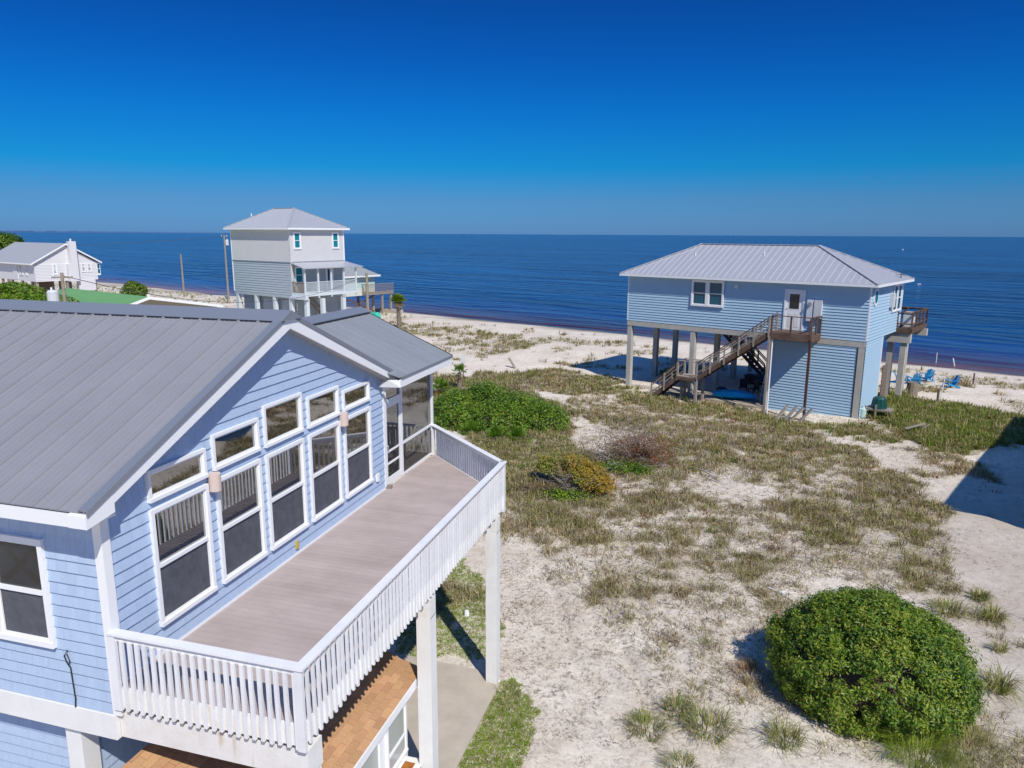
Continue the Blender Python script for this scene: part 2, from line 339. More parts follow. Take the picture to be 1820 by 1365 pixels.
Z = {
'field':[(-8.9,30.1),(-9.0,36.5),(-6.6,40.2),(-10.8,50.7),(-7.1,56.1),(-2.2,52.4),(1.9,46.9),(5.9,44.7),(7.9,41.7),(9.0,39.0),(9.9,36.7),(8.8,29.6),(7.8,25.5),(6.2,24.7),(3.5,24.2),(1.9,21.2),(1.0,17.3),(-0.7,17.1),(-1.8,17.7),(-3.2,20.7),(-5.0,23.0),(-7.1,24.0)],
'bare1':[(-9.9,44.7),(-4.5,41.5),(-3.2,38.3),(-4.8,34.8),(-7.8,36.9)],
'bare2':[(-1.7,33.9),(1.4,34.9),(2.5,32.8),(-0.1,30.6)],
'track':[(-7.1,23.3),(-5.2,22.9),(-3.2,20.7),(-2.0,17.9),(-0.6,16.9),(1.0,17.0),(3.1,15.3),(-3.4,13.4),(-4.1,15.5),(-5.2,16.9)],
'greenB':[(9.0,50.6),(11.6,57.7),(14.1,55.6),(15.7,55.3),(17.8,53.4),(15.3,46.9),(13.1,43.3),(10.8,42.6),(10.4,46.1)],
'stripB':[(-7.4,55.1),(-4.8,54.3),(-1.0,52.2),(3.1,50.2),(5.0,48.6),(8.6,48.2),(9.8,43.4),(8.4,44.8),(2.9,47.2),(-0.9,48.9),(-5.6,51.0)],
'signgrass':[(-21.9,53.3),(-19.0,57.3),(-13.0,60.6),(-8.3,58.6),(-6.6,54.1),(-9.3,51.2),(-13.6,51.8),(-16.9,50.8),(-18.9,48.1)],
'beach1':[(-41.9,86.9),(-33.0,84.1),(-24.4,80.6),(-17.4,78.8),(-11.7,77.3),(-12.6,75.6),(-17.1,74.1),(-19.5,65.7),(-22.6,64.7),(-27.5,71.5),(-36.9,77.9)],
'beach2':[(-19.1,79.8),(-9.9,77.9),(-4.0,74.4),(-10.2,75.1),(-16.3,76.1)],
'bushgrass':[(-20.7,49.6),(-15.3,51.3),(-9.7,47.3),(-8.0,37.9),(-8.3,33.7),(-8.9,30.1),(-13.4,37.4),(-17.2,41.7)],
'fieldNW':[(-8.9,30.1),(-8.0,37.9),(-4.8,34.8),(-4.2,29.4),(-5.3,25.4),(-7.1,24.0)],
'lawn':[(-5.0,16.3),(-4.4,16.3),(-3.7,14.7),(-3.6,13.4),(-3.9,11.0),(-5.1,11.0)],
'lawn2':[(-9.2,21.6),(-8.4,22.9),(-6.4,20.5),(-5.3,16.8),(-6.6,16.8),(-8.1,16.7)],
'behindB':[(15.4,71.2),(19.1,68.2),(27.2,65.7),(24.6,60.9),(17.4,61.6)],
'shadowR':[(16.3,52.7),(22.4,53.3),(18.5,45.5),(14.1,44.8)],
'sandN':[(6.2,17.0),(7.6,24.0),(9.6,31.2),(9.2,36.5),(20,44),(20,12),(7,12)],
'path':[(-21.9,53.3),(-24.2,61.5),(-19.3,64.8),(-17.9,76.6),(-15.8,76.0),(-17.3,64.7),(-12.9,62.7),(-8.2,60.8),(-13.0,60.6),(-18.9,56.8)],
'botR':[(4.5,17.0),(6.9,19.6),(7.6,17.2),(7.4,14.4),(4.2,15.0)],
'sideR':[(6.0,25.7),(8.8,25.0),(8.6,22.5),(7.7,22.3)]}
def veg(x, y):
    """density of dry growth, green growth, small litter"""
    wx = x+(fbm(x/2.2, y/2.2, 31, 3)-.5)*3.2; wy = y+(fbm(x/2.2, y/2.2, 47, 3)-.5)*3.2
    I = {k: inpoly(wx, wy, P) for k, P in Z.items()}
    patch = np.clip((fbm(x/1.5, y/1.5, 3, 5)-.465)*8, 0, 1); p2 = np.clip((fbm(x/.42, y/.42, 71, 3)-.47)*10, 0, 1)
    big = fbm(x/6., y/6., 13, 2)
    dry = np.zeros_like(x); grn = np.zeros_like(x)
    base = np.clip((fbm(x/2.5, y/2.5, 23, 4)-.56)*6, 0, 1)*.5
    dry += base
    dry = np.where(I['field'], .05+.22*p2+.80*patch*(.12+.88*p2), dry); grn = np.where(I['field'], .14*patch*p2+.28*np.clip((big-.52)*4, 0, 1)*patch, grn)
    upper = I['field'] & (y > 37); dry = np.where(upper, np.maximum(dry, .50*p2+.16*patch+.06), dry)
    dry = np.where(I['fieldNW'], .3+.6*p2, dry); grn = np.where(I['fieldNW'], .45*p2, grn)
    dry = np.where(I['bushgrass'], .35+.5*p2, dry); grn = np.where(I['bushgrass'], .5, grn)
    dry = np.where(I['signgrass'], .55+.35*p2, dry); grn = np.where(I['signgrass'], .45*patch+.1, grn)
    dry = np.where(I['beach1'] | I['beach2'], .15+.55*patch, dry); grn = np.where(I['beach1'] | I['beach2'], .35*patch, grn)
    dry = np.where(I['stripB'], .35*p2+.25, dry); grn = np.where(I['stripB'], .5*p2, grn)
    dry = np.where(I['greenB'], .5, dry); grn = np.where(I['greenB'], .95, grn)
    grn = np.where(I['shadowR'], .9, grn); dry = np.where(I['behindB'], .6*patch, dry)
    dry = np.where(I['botR'], .6*p2+.1, dry); grn = np.where(I['botR'], .3*p2, grn)
    dry = np.where(I['sideR'], .2*p2, dry); grn = np.where(I['sideR'], .25*p2, grn)
    bare = (I['bare1'] | I['bare2']); dry = np.where(bare, dry*.12, dry); grn = np.where(bare, 0, grn)
    tr = I['track'] | I['path'] | (I['sandN'] & ~I['botR'] & ~I['sideR'])
    dry = np.where(tr, dry*.04, dry); grn = np.where(tr, 0, grn)
    s = shore_s(x, y); k = np.clip((72-s)/3, 0, 1); dry = dry*k; grn = grn*k
    leftfar = (x < -42) & (s < 70) & (y > 50); grn = np.where(leftfar, np.maximum(grn, .7*p2), grn)
    lit = np.where(I['track'], .9, .45); lit = np.where(I['field'] | I['fieldNW'], 1.0, lit); lit = np.where(I['sandN'] | I['path'], .10, lit)
    return dry, grn, lit
def axis(fine, far, step, lo, hi):
    a = list(np.arange(fine, far, step)); d = step
    x = a[-1]
    while x < hi: d *= 1.18; x += d; a.append(x)
    d = step; x = a[0]; b = []
    while x > lo: d *= 1.18; x -= d; b.append(x)
    return np.array(b[::-1]+a)
gx = axis(-20, 20, .15, -3000, 3000); gy = axis(11, 56, .15, -3000, 4000)
X, Y = np.meshgrid(gx, gy); Zg = ground_z(X, Y)
nx, ny = len(gx), len(gy)
idx = np.arange(nx*ny).reshape(ny, nx); quads = np.stack([idx[:-1, :-1], idx[:-1, 1:], idx[1:, 1:], idx[1:, :-1]], -1).reshape(-1, 4)
def np_mesh(name, V, Fq, mats, mi=None, smooth=False):
    me = bpy.data.meshes.new(name); k = Fq.shape[1]
    me.vertices.add(len(V)); me.vertices.foreach_set('co', V.astype(np.float32).ravel())
    me.loops.add(Fq.size); me.loops.foreach_set('vertex_index', Fq.astype(np.int32).ravel())
    me.polygons.add(len(Fq)); me.polygons.foreach_set('loop_start', np.arange(len(Fq), dtype=np.int32)*k)
    try: me.polygons.foreach_set('loop_total', np.full(len(Fq), k, np.int32))
    except Exception: pass
    for m in mats: me.materials.append(m)
    if mi is not None: me.polygons.foreach_set('material_index', mi.astype(np.int32))
    if smooth: me.polygons.foreach_set('use_smooth', np.ones(len(Fq), bool))
    me.update(calc_edges=True); return me
gme = np_mesh('sand_ground', np.stack([X, Y, Zg], -1).reshape(-1, 3), quads, [], smooth=True)
dry, grn, lit = veg(X, Y)
wet = np.clip((shore_s(X, Y)-76.0)/2.2, 0, 1)
ca = gme.color_attributes.new('cover', 'FLOAT_COLOR', 'POINT')
ca.data.foreach_set('color', np.stack([dry, grn, lit, wet], -1).reshape(-1).astype(np.float32))
def sand_material():
    m = bpy.data.materials.new('sand'); m.use_nodes = True; n = m.node_tree.nodes; l = m.node_tree.links; b = n['Principled BSDF']
    b.inputs['Roughness'].default_value = .95; b.inputs['Specular IOR Level'].default_value = .15
    tc = n.new('ShaderNodeTexCoord'); at = n.new('ShaderNodeAttribute'); at.attribute_name = 'cover'; sp = n.new('ShaderNodeSeparateColor'); l.new(at.outputs['Color'], sp.inputs[0])
    def noise(sc, det=5, r=.6):
        q = n.new('ShaderNodeTexNoise'); q.inputs['Scale'].default_value = sc; q.inputs['Detail'].default_value = det; q.inputs['Roughness'].default_value = r; l.new(tc.outputs['Object'], q.inputs[0]); return q.outputs[0]
    def ramp(src, a, b2, ca=(0, 0, 0), cb=(1, 1, 1)):
        q = n.new('ShaderNodeValToRGB'); q.color_ramp.elements[0].position = a; q.color_ramp.elements[1].position = b2
        q.color_ramp.elements[0].color = (*ca, 1); q.color_ramp.elements[1].color = (*cb, 1); l.new(src, q.inputs[0]); return q.outputs[0]
    def mix(f, a, b2, t='MIX'):
        q = n.new('ShaderNodeMix'); q.data_type = 'RGBA'; q.blend_type = t
        if isinstance(f, float): q.inputs[0].default_value = f
        else: l.new(f, q.inputs[0])
        for i, v in ((6, a), (7, b2)):
            if isinstance(v, tuple): q.inputs[i].default_value = (*v, 1)
            else: l.new(v, q.inputs[i])
        return q.outputs[2]
    def math_(op, a, b2):
        q = n.new('ShaderNodeMath'); q.operation = op
        for i, v in ((0, a), (1, b2)):
            if isinstance(v, (int, float)): q.inputs[i].default_value = v
            else: l.new(v, q.inputs[i])
        return q.outputs[0]
    base = ramp(noise(.35, 4), .3, .7, (.69, .605, .49), (.87, .80, .685))
    base = mix(ramp(noise(3.5, 6), .35, .65), base, mix(.34, base, (.46, .37, .28)))
    # small litter: dark flecks
    fl = ramp(noise(9, 8, .78), .50, .56); fl2 = ramp(noise(2.2, 5), .38, .62)
    f = math_('MULTIPLY', math_('MULTIPLY', fl, fl2), sp.outputs[2]); base = mix(math_('MULTIPLY', f, .92), base, (.15, .105, .07))
    cov = math_('MULTIPLY', math_('MINIMUM', math_('ADD', sp.outputs[0], math_('MULTIPLY', sp.outputs[1], .4)), 1.0), ramp(noise(5, 6, .7), .34, .56))
    base = mix(math_('MULTIPLY', cov, .72), base, ramp(noise(14, 5), .35, .65, (.15, .115, .07), (.42, .34, .22)))
    gl = math_('MULTIPLY', sp.outputs[1], ramp(noise(4, 6), .4, .6)); base = mix(math_('MULTIPLY', gl, .6), base, (.20, .22, .07))
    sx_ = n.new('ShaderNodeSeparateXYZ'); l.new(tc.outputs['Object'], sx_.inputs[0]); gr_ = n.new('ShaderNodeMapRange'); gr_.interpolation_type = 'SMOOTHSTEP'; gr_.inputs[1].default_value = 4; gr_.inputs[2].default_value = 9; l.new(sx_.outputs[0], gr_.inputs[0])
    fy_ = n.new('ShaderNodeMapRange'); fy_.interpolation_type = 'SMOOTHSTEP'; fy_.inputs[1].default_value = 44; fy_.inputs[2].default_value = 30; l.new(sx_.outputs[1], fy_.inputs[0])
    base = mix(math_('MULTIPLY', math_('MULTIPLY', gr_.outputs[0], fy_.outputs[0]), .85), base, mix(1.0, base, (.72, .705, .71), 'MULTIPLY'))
    base = mix(at.outputs['Alpha'], base, (.16, .115, .085))
    l.new(base, b.inputs['Base Color'])
    bp = n.new('ShaderNodeBump'); bp.inputs['Strength'].default_value = .8; bp.inputs['Distance'].default_value = .07; l.new(noise(6, 9, .75), bp.inputs['Height'])
    l.new(bp.outputs[0], b.inputs['Normal']); return m
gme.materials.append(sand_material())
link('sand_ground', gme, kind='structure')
# sea
def sea_material():
    m = bpy.data.materials.new('sea_water'); m.use_nodes = True; n = m.node_tree.nodes; l = m.node_tree.links; b = n['Principled BSDF']
    tc = n.new('ShaderNodeTexCoord')
    def noise(scale, sc, det=3, dist=0, r=.5):
        mp = n.new('ShaderNodeMapping'); mp.inputs['Scale'].default_value = scale; mp.inputs['Rotation'].default_value = (0, 0, 0); l.new(tc.outputs['Object'], mp.inputs[0])
        q = n.new('ShaderNodeTexNoise'); q.inputs['Scale'].default_value = sc; q.inputs['Detail'].default_value = det; q.inputs['Roughness'].default_value = r; q.inputs['Distortion'].default_value = dist
        l.new(mp.outputs[0], q.inputs[0]); return q.outputs[0]
    sx = n.new('ShaderNodeSeparateXYZ'); l.new(tc.outputs['Object'], sx.inputs[0])
    # local y of the sea object runs out from the shore
    r = n.new('ShaderNodeMapRange'); l.new(sx.outputs[1], r.inputs[0]); r.inputs[1].default_value = 0; r.inputs[2].default_value = 32; 
    cr = n.new('ShaderNodeValToRGB'); e = cr.color_ramp.elements; e[0].position = 0; e[0].color = (.055, .03, .05, 1); e[1].position = 1; e[1].color = (.0006, .013, .08, 1)
    q = e.new(.15); q.color = (.022, .014, .055, 1); q = e.new(.45); q.color = (.003, .014, .10, 1)
    l.new(r.outputs[0], cr.inputs[0])
    ban = n.new('ShaderNodeValToRGB'); ban.color_ramp.elements[0].position = .38; ban.color_ramp.elements[1].position = .60
    ban.color_ramp.elements[0].color = (.0, .0, .0, 1); ban.color_ramp.elements[1].color = (1, 1, 1, 1)
    l.new(noise((.004, .028, 1), 1, 8, 1.4, .68), ban.inputs[0])
    mx = n.new('ShaderNodeMix'); mx.data_type = 'RGBA'; mx.blend_type = 'MIX'; l.new(ban.outputs[0], mx.inputs[0]); l.new(cr.outputs[0], mx.inputs[6])
    mu = n.new('ShaderNodeMix'); mu.data_type = 'RGBA'; mu.blend_type = 'MULTIPLY'; mu.inputs[0].default_value = 1; l.new(cr.outputs[0], mu.inputs[6]); mu.inputs[7].default_value = (5, 5.0, 2.7, 1)
    l.new(mu.outputs[2], mx.inputs[7]); l.new(mx.outputs[2], b.inputs['Base Color'])
    b.inputs['Roughness'].default_value = .12; b.inputs['IOR'].default_value = 1.33; b.inputs['Specular IOR Level'].default_value = .20
    h1 = noise((.028, .15, 1), 1, 3, 1.2, .5); h2 = noise((.16, .9, 1), 1, 4, .8, .6)
    ad = n.new('ShaderNodeMath'); ad.operation = 'MULTIPLY_ADD'; l.new(h2, ad.inputs[0]); ad.inputs[1].default_value = .12; l.new(h1, ad.inputs[2])
    bp = n.new('ShaderNodeBump'); bp.inputs['Strength'].default_value = 1; bp.inputs['Distance'].default_value = 5.0; l.new(ad.outputs[0], bp.inputs['Height'])
    l.new(bp.outputs[0], b.inputs['Normal']); return m
sea = MB()
ang = math.atan2(-.385, .923)
ys = [0, 30, 100, 300, 1000, 4000, 12000, 40000]; xs = [-40000, -8000, -1500, -300, 0, 300, 1500, 8000, 40000]
vv = [(x, y-6, 0) for y in ys for x in xs]; nxs = len(xs)
sea.add(vv, [(j*nxs+i, j*nxs+i+1, (j+1)*nxs+i+1, (j+1)*nxs+i) for j in range(len(ys)-1) for i in range(nxs-1)])
s0 = 78.5; sea.build('sea_water', sea_material(), kind='structure', loc=(.385*s0, .923*s0, -.8)).rotation_euler = (0, 0, ang)
# far hazy coast on the left of the horizon
fs = MB(); rr = random.Random(3)
for i in range(60):
    a = R(-16.1-35+i*.42); d = 11000+i*60; p = Vector((math.sin(a)*d, math.cos(a)*d, -.8)); a2 = R(-16.1-35+(i+1)*.42); q = Vector((math.sin(a2)*(d+60), math.cos(a2)*(d+60), -.8))
    h = max(2, (26-i*.4)*(.6+.5*rr.random())); fs.prism([p, q, q+Vector((0, 0, h*.9)), p+Vector((0, 0, h))], Vector((-120, 160, 0)))
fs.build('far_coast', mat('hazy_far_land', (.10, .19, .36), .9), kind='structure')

# ================================================================== NEAR BLUE HOUSE
HX, HY0, HY1 = -8.02, 7.48, 16.2
A = thing('blue_beach_house', 'light blue shingle sided house with grey metal gable roof and long white railed deck, nearest', 'house', (HX, HY0, 0))
def TA(p): return (p[0]-HX, p[1]-HY0, p[2])            # world -> local
class MW(MB):
    def build(s, name, mats, parent=None, **k):
        s.v = [TA(p) for p in s.v]; return MB.build(s, name, mats, parent, **k)
RZ, RY, EZ, EY = 9.83, 11.86, 7.74, 7.03; SL = (RZ-EZ)/(RY-EY); RXK = -7.72
def roofz(y): return RZ-abs(y-RY)*SL
# wall cores
w = MW()
w.prism([(HX-.02, HY0+.02, 4.5), (HX-.02, HY1, 4.5), (HX-.02, HY1, roofz(HY1)-.16), (HX-.02, RY, RZ-.16), (HX-.02, HY0+.02, roofz(HY0)-.16)], (-.16, 0, 0))
w.build('wall', M['shingle_j'], A)
w = MW(); w.box((-26, HY0+.02, 4.45), (HX-.18, HY0+.18, 7.75)); w.build('wall', M['shingle_j'], A)
w = MW(); w.box((-26, HY1-.1, 4.45), (HX-.18, HY1, 7.75)); w.build('wall', M['shingle_j'], A)
w = MW(); w.box((-26, HY0+.18, 4.4), (HX-.2, HY1-.1, 4.5)); w.build('floor_slab', M['dark'], A)
# windows list on the gable: y0,y1,z0,z1 (outer frame)
low = [(8.33, 9.60), (9.80, 11.04), (11.21, 12.48), (12.68, 13.93), (14.12, 15.39)]
up = [(8.33, 9.60, 7.38, 7.87), (9.78, 11.04, 7.42, 8.03), (11.21, 12.48, 7.41, 8.20), (12.68, 13.93, 7.40, 8.05), (14.12, 15.37, 7.42, 7.89)]
LZ0, LZ1 = 5.38, 7.26
holes = [(a, b, LZ0, LZ1) for a, b in low]+list(up)
shing = []                                              # (dist, verts, faces)
CAMP = Vector((0, 0, CAM_H))
def shingle_piece(fn, a0, a1, z0, z1, limit=None, full=True):
    """fn(a,z,depth) -> world point; wedge shingle"""
    poly = [(a0, z0), (a1, z0), (a1, z1), (a0, z1)]
    if limit:
        for cl in limit: poly = clip(poly, *cl)
    if len(poly) < 3: return
    H = .18
    def dep(z): return .032-.025*min(1, max(0, (z-z0)/H))
    front = [fn(a, z, dep(z)) for a, z in poly]; back = [fn(a, z, -.015) for a, z in poly]
    n = len(poly); c = sum((Vector(p) for p in front), Vector())/n
    shing.append(((c-CAMP).length, front+back, [tuple(range(n))]+[(i, i+n, (i+1) % n+n, (i+1) % n) for i in range(n)]))
def shingle_field(fn, a0, a1, z0, z1, holes, limit, seed, course=.178):
    rr = random.Random(seed); z = z0; row = 0
    while z < z1:
        a = a0-rr.random()*.16
        while a < a1:
            wd = rr.choice((.10, .13, .16, .19, .21)); b = a+wd-.003; p0, p1 = max(a, a0), min(b, a1); t = min(z+course-.002, z1); dz = rr.uniform(0, .004)
            if p1-p0 > .02:
                segs = [(p0, p1, z+dz, t)]
                for (h0, h1, g0, g1) in holes:
                    h0 += .03; h1 -= .03; g0 += .03; g1 -= .03; ns = []
                    for (q0, q1, r0, r1) in segs:
                        if q1 <= h0 or q0 >= h1 or r1 <= g0 or r0 >= g1: ns.append((q0, q1, r0, r1)); continue
                        if q0 < h0: ns.append((q0, h0, r0, r1))
                        if q1 > h1: ns.append((h1, q1, r0, r1))
                        m0, m1 = max(q0, h0), min(q1, h1)
                        if r0 < g0: ns.append((m0, m1, r0, g0))
                        if r1 > g1: ns.append((m0, m1, g1, r1))
                    segs = ns
                for s_ in segs:
                    if s_[1]-s_[0] > .008 and s_[3]-s_[2] > .008: shingle_piece(fn, *s_, limit)
            a += wd
        z += course; row += 1
gl = [(-SL, 1, roofz(RY)-.20-SL*RY), (SL, 1, roofz(RY)-.20+SL*RY)]
shingle_field(lambda a, z, d: (HX+d, a, z), HY0+.09, HY1-.05, 4.97, 9.7, holes, gl, 1)
LW = [(-10.08, -9.03, 5.37, 7.05)]                       # window in the left wall
shingle_field(lambda a, z, d: (a, HY0-d, z), -12.4, HX-.09, 4.46, 7.6, LW, None, 2)
shingle_field(lambda a, z, d: (a, 7.80-d, z), -12.4, -9.14, 1.4, 4.07, [], None, 3)
shingle_field(lambda a, z, d: (-8.92+d, a, z), 7.9, 12.1, 2.3, 4.07, [], None, 4)
shing.sort(key=lambda t: t[0])
J = MW()
for i, (d, vs, fc) in enumerate(shing):
    if i < 300: q = MW(); q.add(vs, fc); q.build('wall_shingle', M['shingle'], A)
    else: J.add(vs, fc)
J.build('shingle_siding', M['shingle_j'], A, kind='stuff')
# lower storey
w = MW(); w.box((-26, 7.82, 0), (-8.94, 7.98, 4.07)); w.box((-9.1, 7.981, 0), (-8.94, 9.4, 4.07)); w.box((-8.939, 9.3, 0), (-8.26, 9.4, 4.07)); w.box((-8.26, 8.3, 0), (-8.1, 14.5, 4.07)); w.build('lower_wall', M['shingle_j'], A)
# trims
def wbox(n, a, b, m, par=A, **k): q = MW(); q.box(a, b); return q.build(n, m, par, **k)
def wbeam(n, a, b, ww, hh, m, par=A, **k): q = MW(); q.beam(a, b, ww, hh); return q.build(n, m, par, **k)
q = MW(); q.box((HX-.10, HY0-.045, 4.46), (HX+.045, HY0+.0, 7.6)); q.box((HX+.005, HY0+.001, 4.93), (HX+.045, HY0+.10, 7.6)); q.build('corner_trim', M['trimwhite'], A)
wbox('corner_trim', (HX+.002, HY1-.08, 4.97), (HX+.045, HY1+.07, 7.72), M['trimwhite'])
wbox('wall_base_trim', (HX+.0, HY0+.1, 4.921), (HX+.04, HY1-.08, 4.972), M['trimwhite'])
wbox('belt_beam', (-26, HY0-.06, 4.06), (HX-.06, HY0+.22, 4.45), M['white'])
# windows
for (a, b) in low: 
    c = TA((HX+.0, a, LZ0)); window(A, c, (0, 1, 0), (1, 0, 0), b-a, LZ1-LZ0, M['glass'], .065, mullion=.96, lower=M['screen'], deep=.075)
for (a, b, z0, z1) in up: window(A, TA((HX+.0, a, z0)), (0, 1, 0), (1, 0, 0), b-a, z1-z0, M['glass'], .055, mullion=False, deep=.075)
window(A, TA((-10.08, HY0, 5.37)), (1, 0, 0), (0, -1, 0), 1.05, 1.68, M['glassL'], .085, mullion=.84, lower=M['screen'], deep=.075)
x_ = MW(); x_.beam((-9.92, 7.494, 6.28), (-9.18, 7.494, 6.9), .006, .09, up=(0, 0, 1)); x_.beam((-9.18, 7.486, 6.28), (-9.92, 7.486, 6.9), .006, .09, up=(0, 0, 1)); x_.build('cross_brace', M['woodlt'], A)  # crossed bars added behind the pane to stand in for a reflection
# lamps, outlets, cable
for (y, z) in ((9.71, 7.26), (14.02, 7.28)):
    q = MW(); q.tube([(HX+.11, y, z-.145), (HX+.11, y, z+.145)], .10, 20); q.box((HX+.02, y-.05, z-.08), (HX+.1, y+.05, z+.08)); q.build('wall_lamp', M['beige'], A)
q = MW(); q.box((HX+.02, 12.02, 5.06), (HX+.07, 12.10, 5.22)); ob = q.build('outlet_box', mat('yellowed_plastic', (.5, .40, .12), .5), A)
q = MW(); q.box((HX+.02, 15.62, 5.28), (HX+.07, 15.74, 5.48)); q.build('outlet_box', M['trimwhite'], A)
q = MW(); q.tube([(-8.83, 7.44, 5.36), (-8.89, 7.43, 5.27), (-8.86, 7.43, 5.17), (-8.80, 7.43, 5.10), (-8.79, 7.43, 4.8), (-8.775, 7.425, 4.6), (-8.78, 7.41, 4.47)], .010, 5)
q.tube([(-8.85, 7.44, 5.3), (-8.80, 7.43, 5.2), (-8.83, 7.43, 5.12)], .008, 5); q.build('hanging_cable', M['black'], A)
# main roof
Lr = math.hypot(RY-EY, RZ-EZ); vdir = Vector((0, (RY-EY), RZ-EZ)).normalized()
roof_slope([(0, 0), (18.0, 0), (18.0, Lr), (0, Lr)], (-1, 0, 0), vdir, TA((RXK-.03, EY, EZ)), .418, .03, .03, M['metalroof'], None, A, minor=3)
vdir2 = Vector((0, -(RY-EY), RZ-EZ)).normalized()
roof_slope([(0, 0), (18, 0), (18, Lr), (0, Lr)], (-1, 0, 0), vdir2, TA((RXK-.03, 2*RY-EY, EZ)), .418, .03, .03, M['metalroof'], None, A, joined=True)
n1 = Vector((0, -SL, 1)).normalized()
q = MW()                                                 # ridge cap
q.prism([(-25.7, RY, RZ+.07), (-25.7, RY-.30, RZ-.30*SL+.052), (-25.7, RY-.31, RZ-.31*SL+.03), (-25.7, RY+.31, RZ-.31*SL+.03), (-25.7, RY+.30, RZ-.30*SL+.052)], (25.7+RXK+.05, 0, 0))
q.build('ridge_cap', M['roofflash'], A)
q = MW()
for k in range(43): x0 = RXK-.03-k*.418; q.box((x0-.395, RY-.322, RZ-.322*SL+.0), (x0-.04, RY-.312, RZ-.312*SL+.028))
q.build('closure_strip', M['darkgap'], A)
for sg, nm in ((1, 'rake'), (-1, 'rake')):
    y0 = EY if sg > 0 else 2*RY-EY; ye = y0-sg*.02
    q = MW(); q.prism([(RXK, ye, roofz(ye)-.045), (RXK, RY, RZ-.045), (RXK, RY, RZ-.27), (RXK, ye, roofz(ye)-.27+.07)], (-.035, 0, 0)); q.build('rake_board', M['trimwhite'], A)
    q = MW(); q.prism([(RXK+.02, ye, roofz(ye)+.035), (RXK+.02, RY, RZ+.035), (RXK+.02, RY, RZ-.044), (RXK+.02, ye, roofz(ye)-.044)], (-.019, 0, 0))
    q.prism([(RXK+.02, ye, roofz(ye)+.035), (RXK+.02, RY, RZ+.035), (RXK+.02, RY, RZ+.043), (RXK+.02, ye, roofz(ye)+.043)], (-.16, 0, 0)); q.build('rake_flashing', M['roofflash'], A)
    q = MW(); q.prism([(RXK-.036, ye+sg*.03, roofz(ye)-.20), (RXK-.036, RY, RZ-.21), (RXK-.036, RY, RZ-.235), (RXK-.036, ye+sg*.03, roofz(ye)-.225)], (-.27, 0, 0)); q.build('soffit', M['soffit'], A)
# eave fascia and return box at the left corner
wbox('eave_fascia', (-25.7, EY-.03, 7.53), (RXK, EY-.0, 7.71), M['trimwhite'])
wbox('eave_soffit', (-25.7, EY+.001, 7.53), (RXK-.04, HY0+.04, 7.56), M['trimwhite'])
q = MW(); q.prism([(RXK+.003, EY-.036, 7.526), (RXK+.003, EY-.036, 7.70), (RXK+.003, 7.47, roofz(7.47)-.06), (RXK+.003, 7.47, 7.60)], (-.30, 0, 0)); q.build('eave_return', M['trimwhite'], A)
# porch roof: falls towards +X, ridge parallel to Y
PE, PEZ, PRX, PRZ = -7.42, 7.87, -10.3, 9.12
pl_ = math.hypot(PRX-PE, PRZ-PEZ); pv = Vector((PRX-PE, 0, PRZ-PEZ)).normalized(); pk = (PRZ-PEZ)/(PE-PRX)
Y0p, Y1p = 16.35, 19.45
# plan polygon of the slope: meets the main roof's seaward slope
def meet(x):                                             # y on the main seaward slope where heights equal
    z = PEZ+(PE-x)*pk; return RY+(RZ-z)/SL
yl0, yl1 = meet(PE)-.25, meet(PRX)-.1
roof_slope([(yl0, 0), (Y1p, 0), (Y1p, pl_), (yl1, pl_)], (0, 1, 0), pv, TA((PE, 0, PEZ)), .418, .03, .012, M['metalroof2'], None, A, name='porch_roof_panel', u0=.2)
q = MW(); q.prism([(PRX+.28, yl1+.1, PRZ-.28*pk+.05), (PRX+.28, yl1+.1, PRZ-.28*pk+.02), (PRX-.28, yl1+.1, PRZ-.28*pk+.02), (PRX-.28, yl1+.1, PRZ-.28*pk+.05), (PRX, yl1+.1, PRZ+.07)], (0, Y1p-yl1-.05, 0)); q.build('porch_ridge_cap', M['roofflash'], A)
wbox('porch_closure_strip', (PRX+.285, yl1+.3, PRZ-.33*pk), (PRX+.32, Y1p, PRZ-.28*pk+.03), M['darkgap'])
q = MW(); q.prism([(PE+.02, Y1p+.03, PEZ+.02), (PRX, Y1p+.03, PRZ+.02), (PRX, Y1p+.03, PRZ-.05), (PE+.02, Y1p+.03, PEZ-.05)], (0, -.027, 0)); q.build('porch_rake_flashing', M['darkgap'], A)
wbox('porch_eave_fascia', (PE-.03, 15.95, PEZ-.24), (PE, Y1p, PEZ-.045), M['trimwhite'])
wbox('porch_eave_flashing', (PE+.001, 16.0, PEZ-.05), (PE+.02, Y1p+.03, PEZ+.01), M['roofflash'])
wbox('porch_soffit', (HX-.1, 16.25, PEZ-.24), (PE-.031, Y1p, PEZ-.21), M['trimwhite'])
q = MW(); q.prism([(PE-.001, 15.95, PEZ-.24), (PE-.001, 15.95, PEZ-.05), (HX+.33, 15.85, PEZ-.05), (HX+.04, 15.85, PEZ-.24)], (0, .03, 0)); q.build('eave_corner_trim', M['trimwhite'], A)
q = MW(); q.prism([(PE+.01, 15.88, PEZ+.012), (PE+.01, 16.35, PEZ+.012), (RXK-.02, 16.35, PEZ+.12), (RXK-.02, 15.88, PEZ+.12)], (0, 0, .008)); q.build('eave_corner_flashing', M['metalroof2'], A)
wbox('porch_ceiling', (-11.2, 16.25, 7.68), (HX-.101, 19.35, 7.70), M['room'])
q = MW(); q.prism([(PRX, Y1p-.1, PRZ-.06), (PE-.1, Y1p-.1, PEZ-.06), (PE-.1, Y1p-.1, 7.62), (-13.2, Y1p-.1, 7.62)], (0, -.06, 0)); q.build('porch_gable', M['trimwhite'], A)
q = MW(); q.prism([(PRX, yl1, PRZ), (PRX, Y1p, PRZ), (-13.3, Y1p, 7.85), (-13.3, yl1, 7.85)], (0, 0, -.03)); q.build('porch_rear_slope', M['metalroof2'], A)
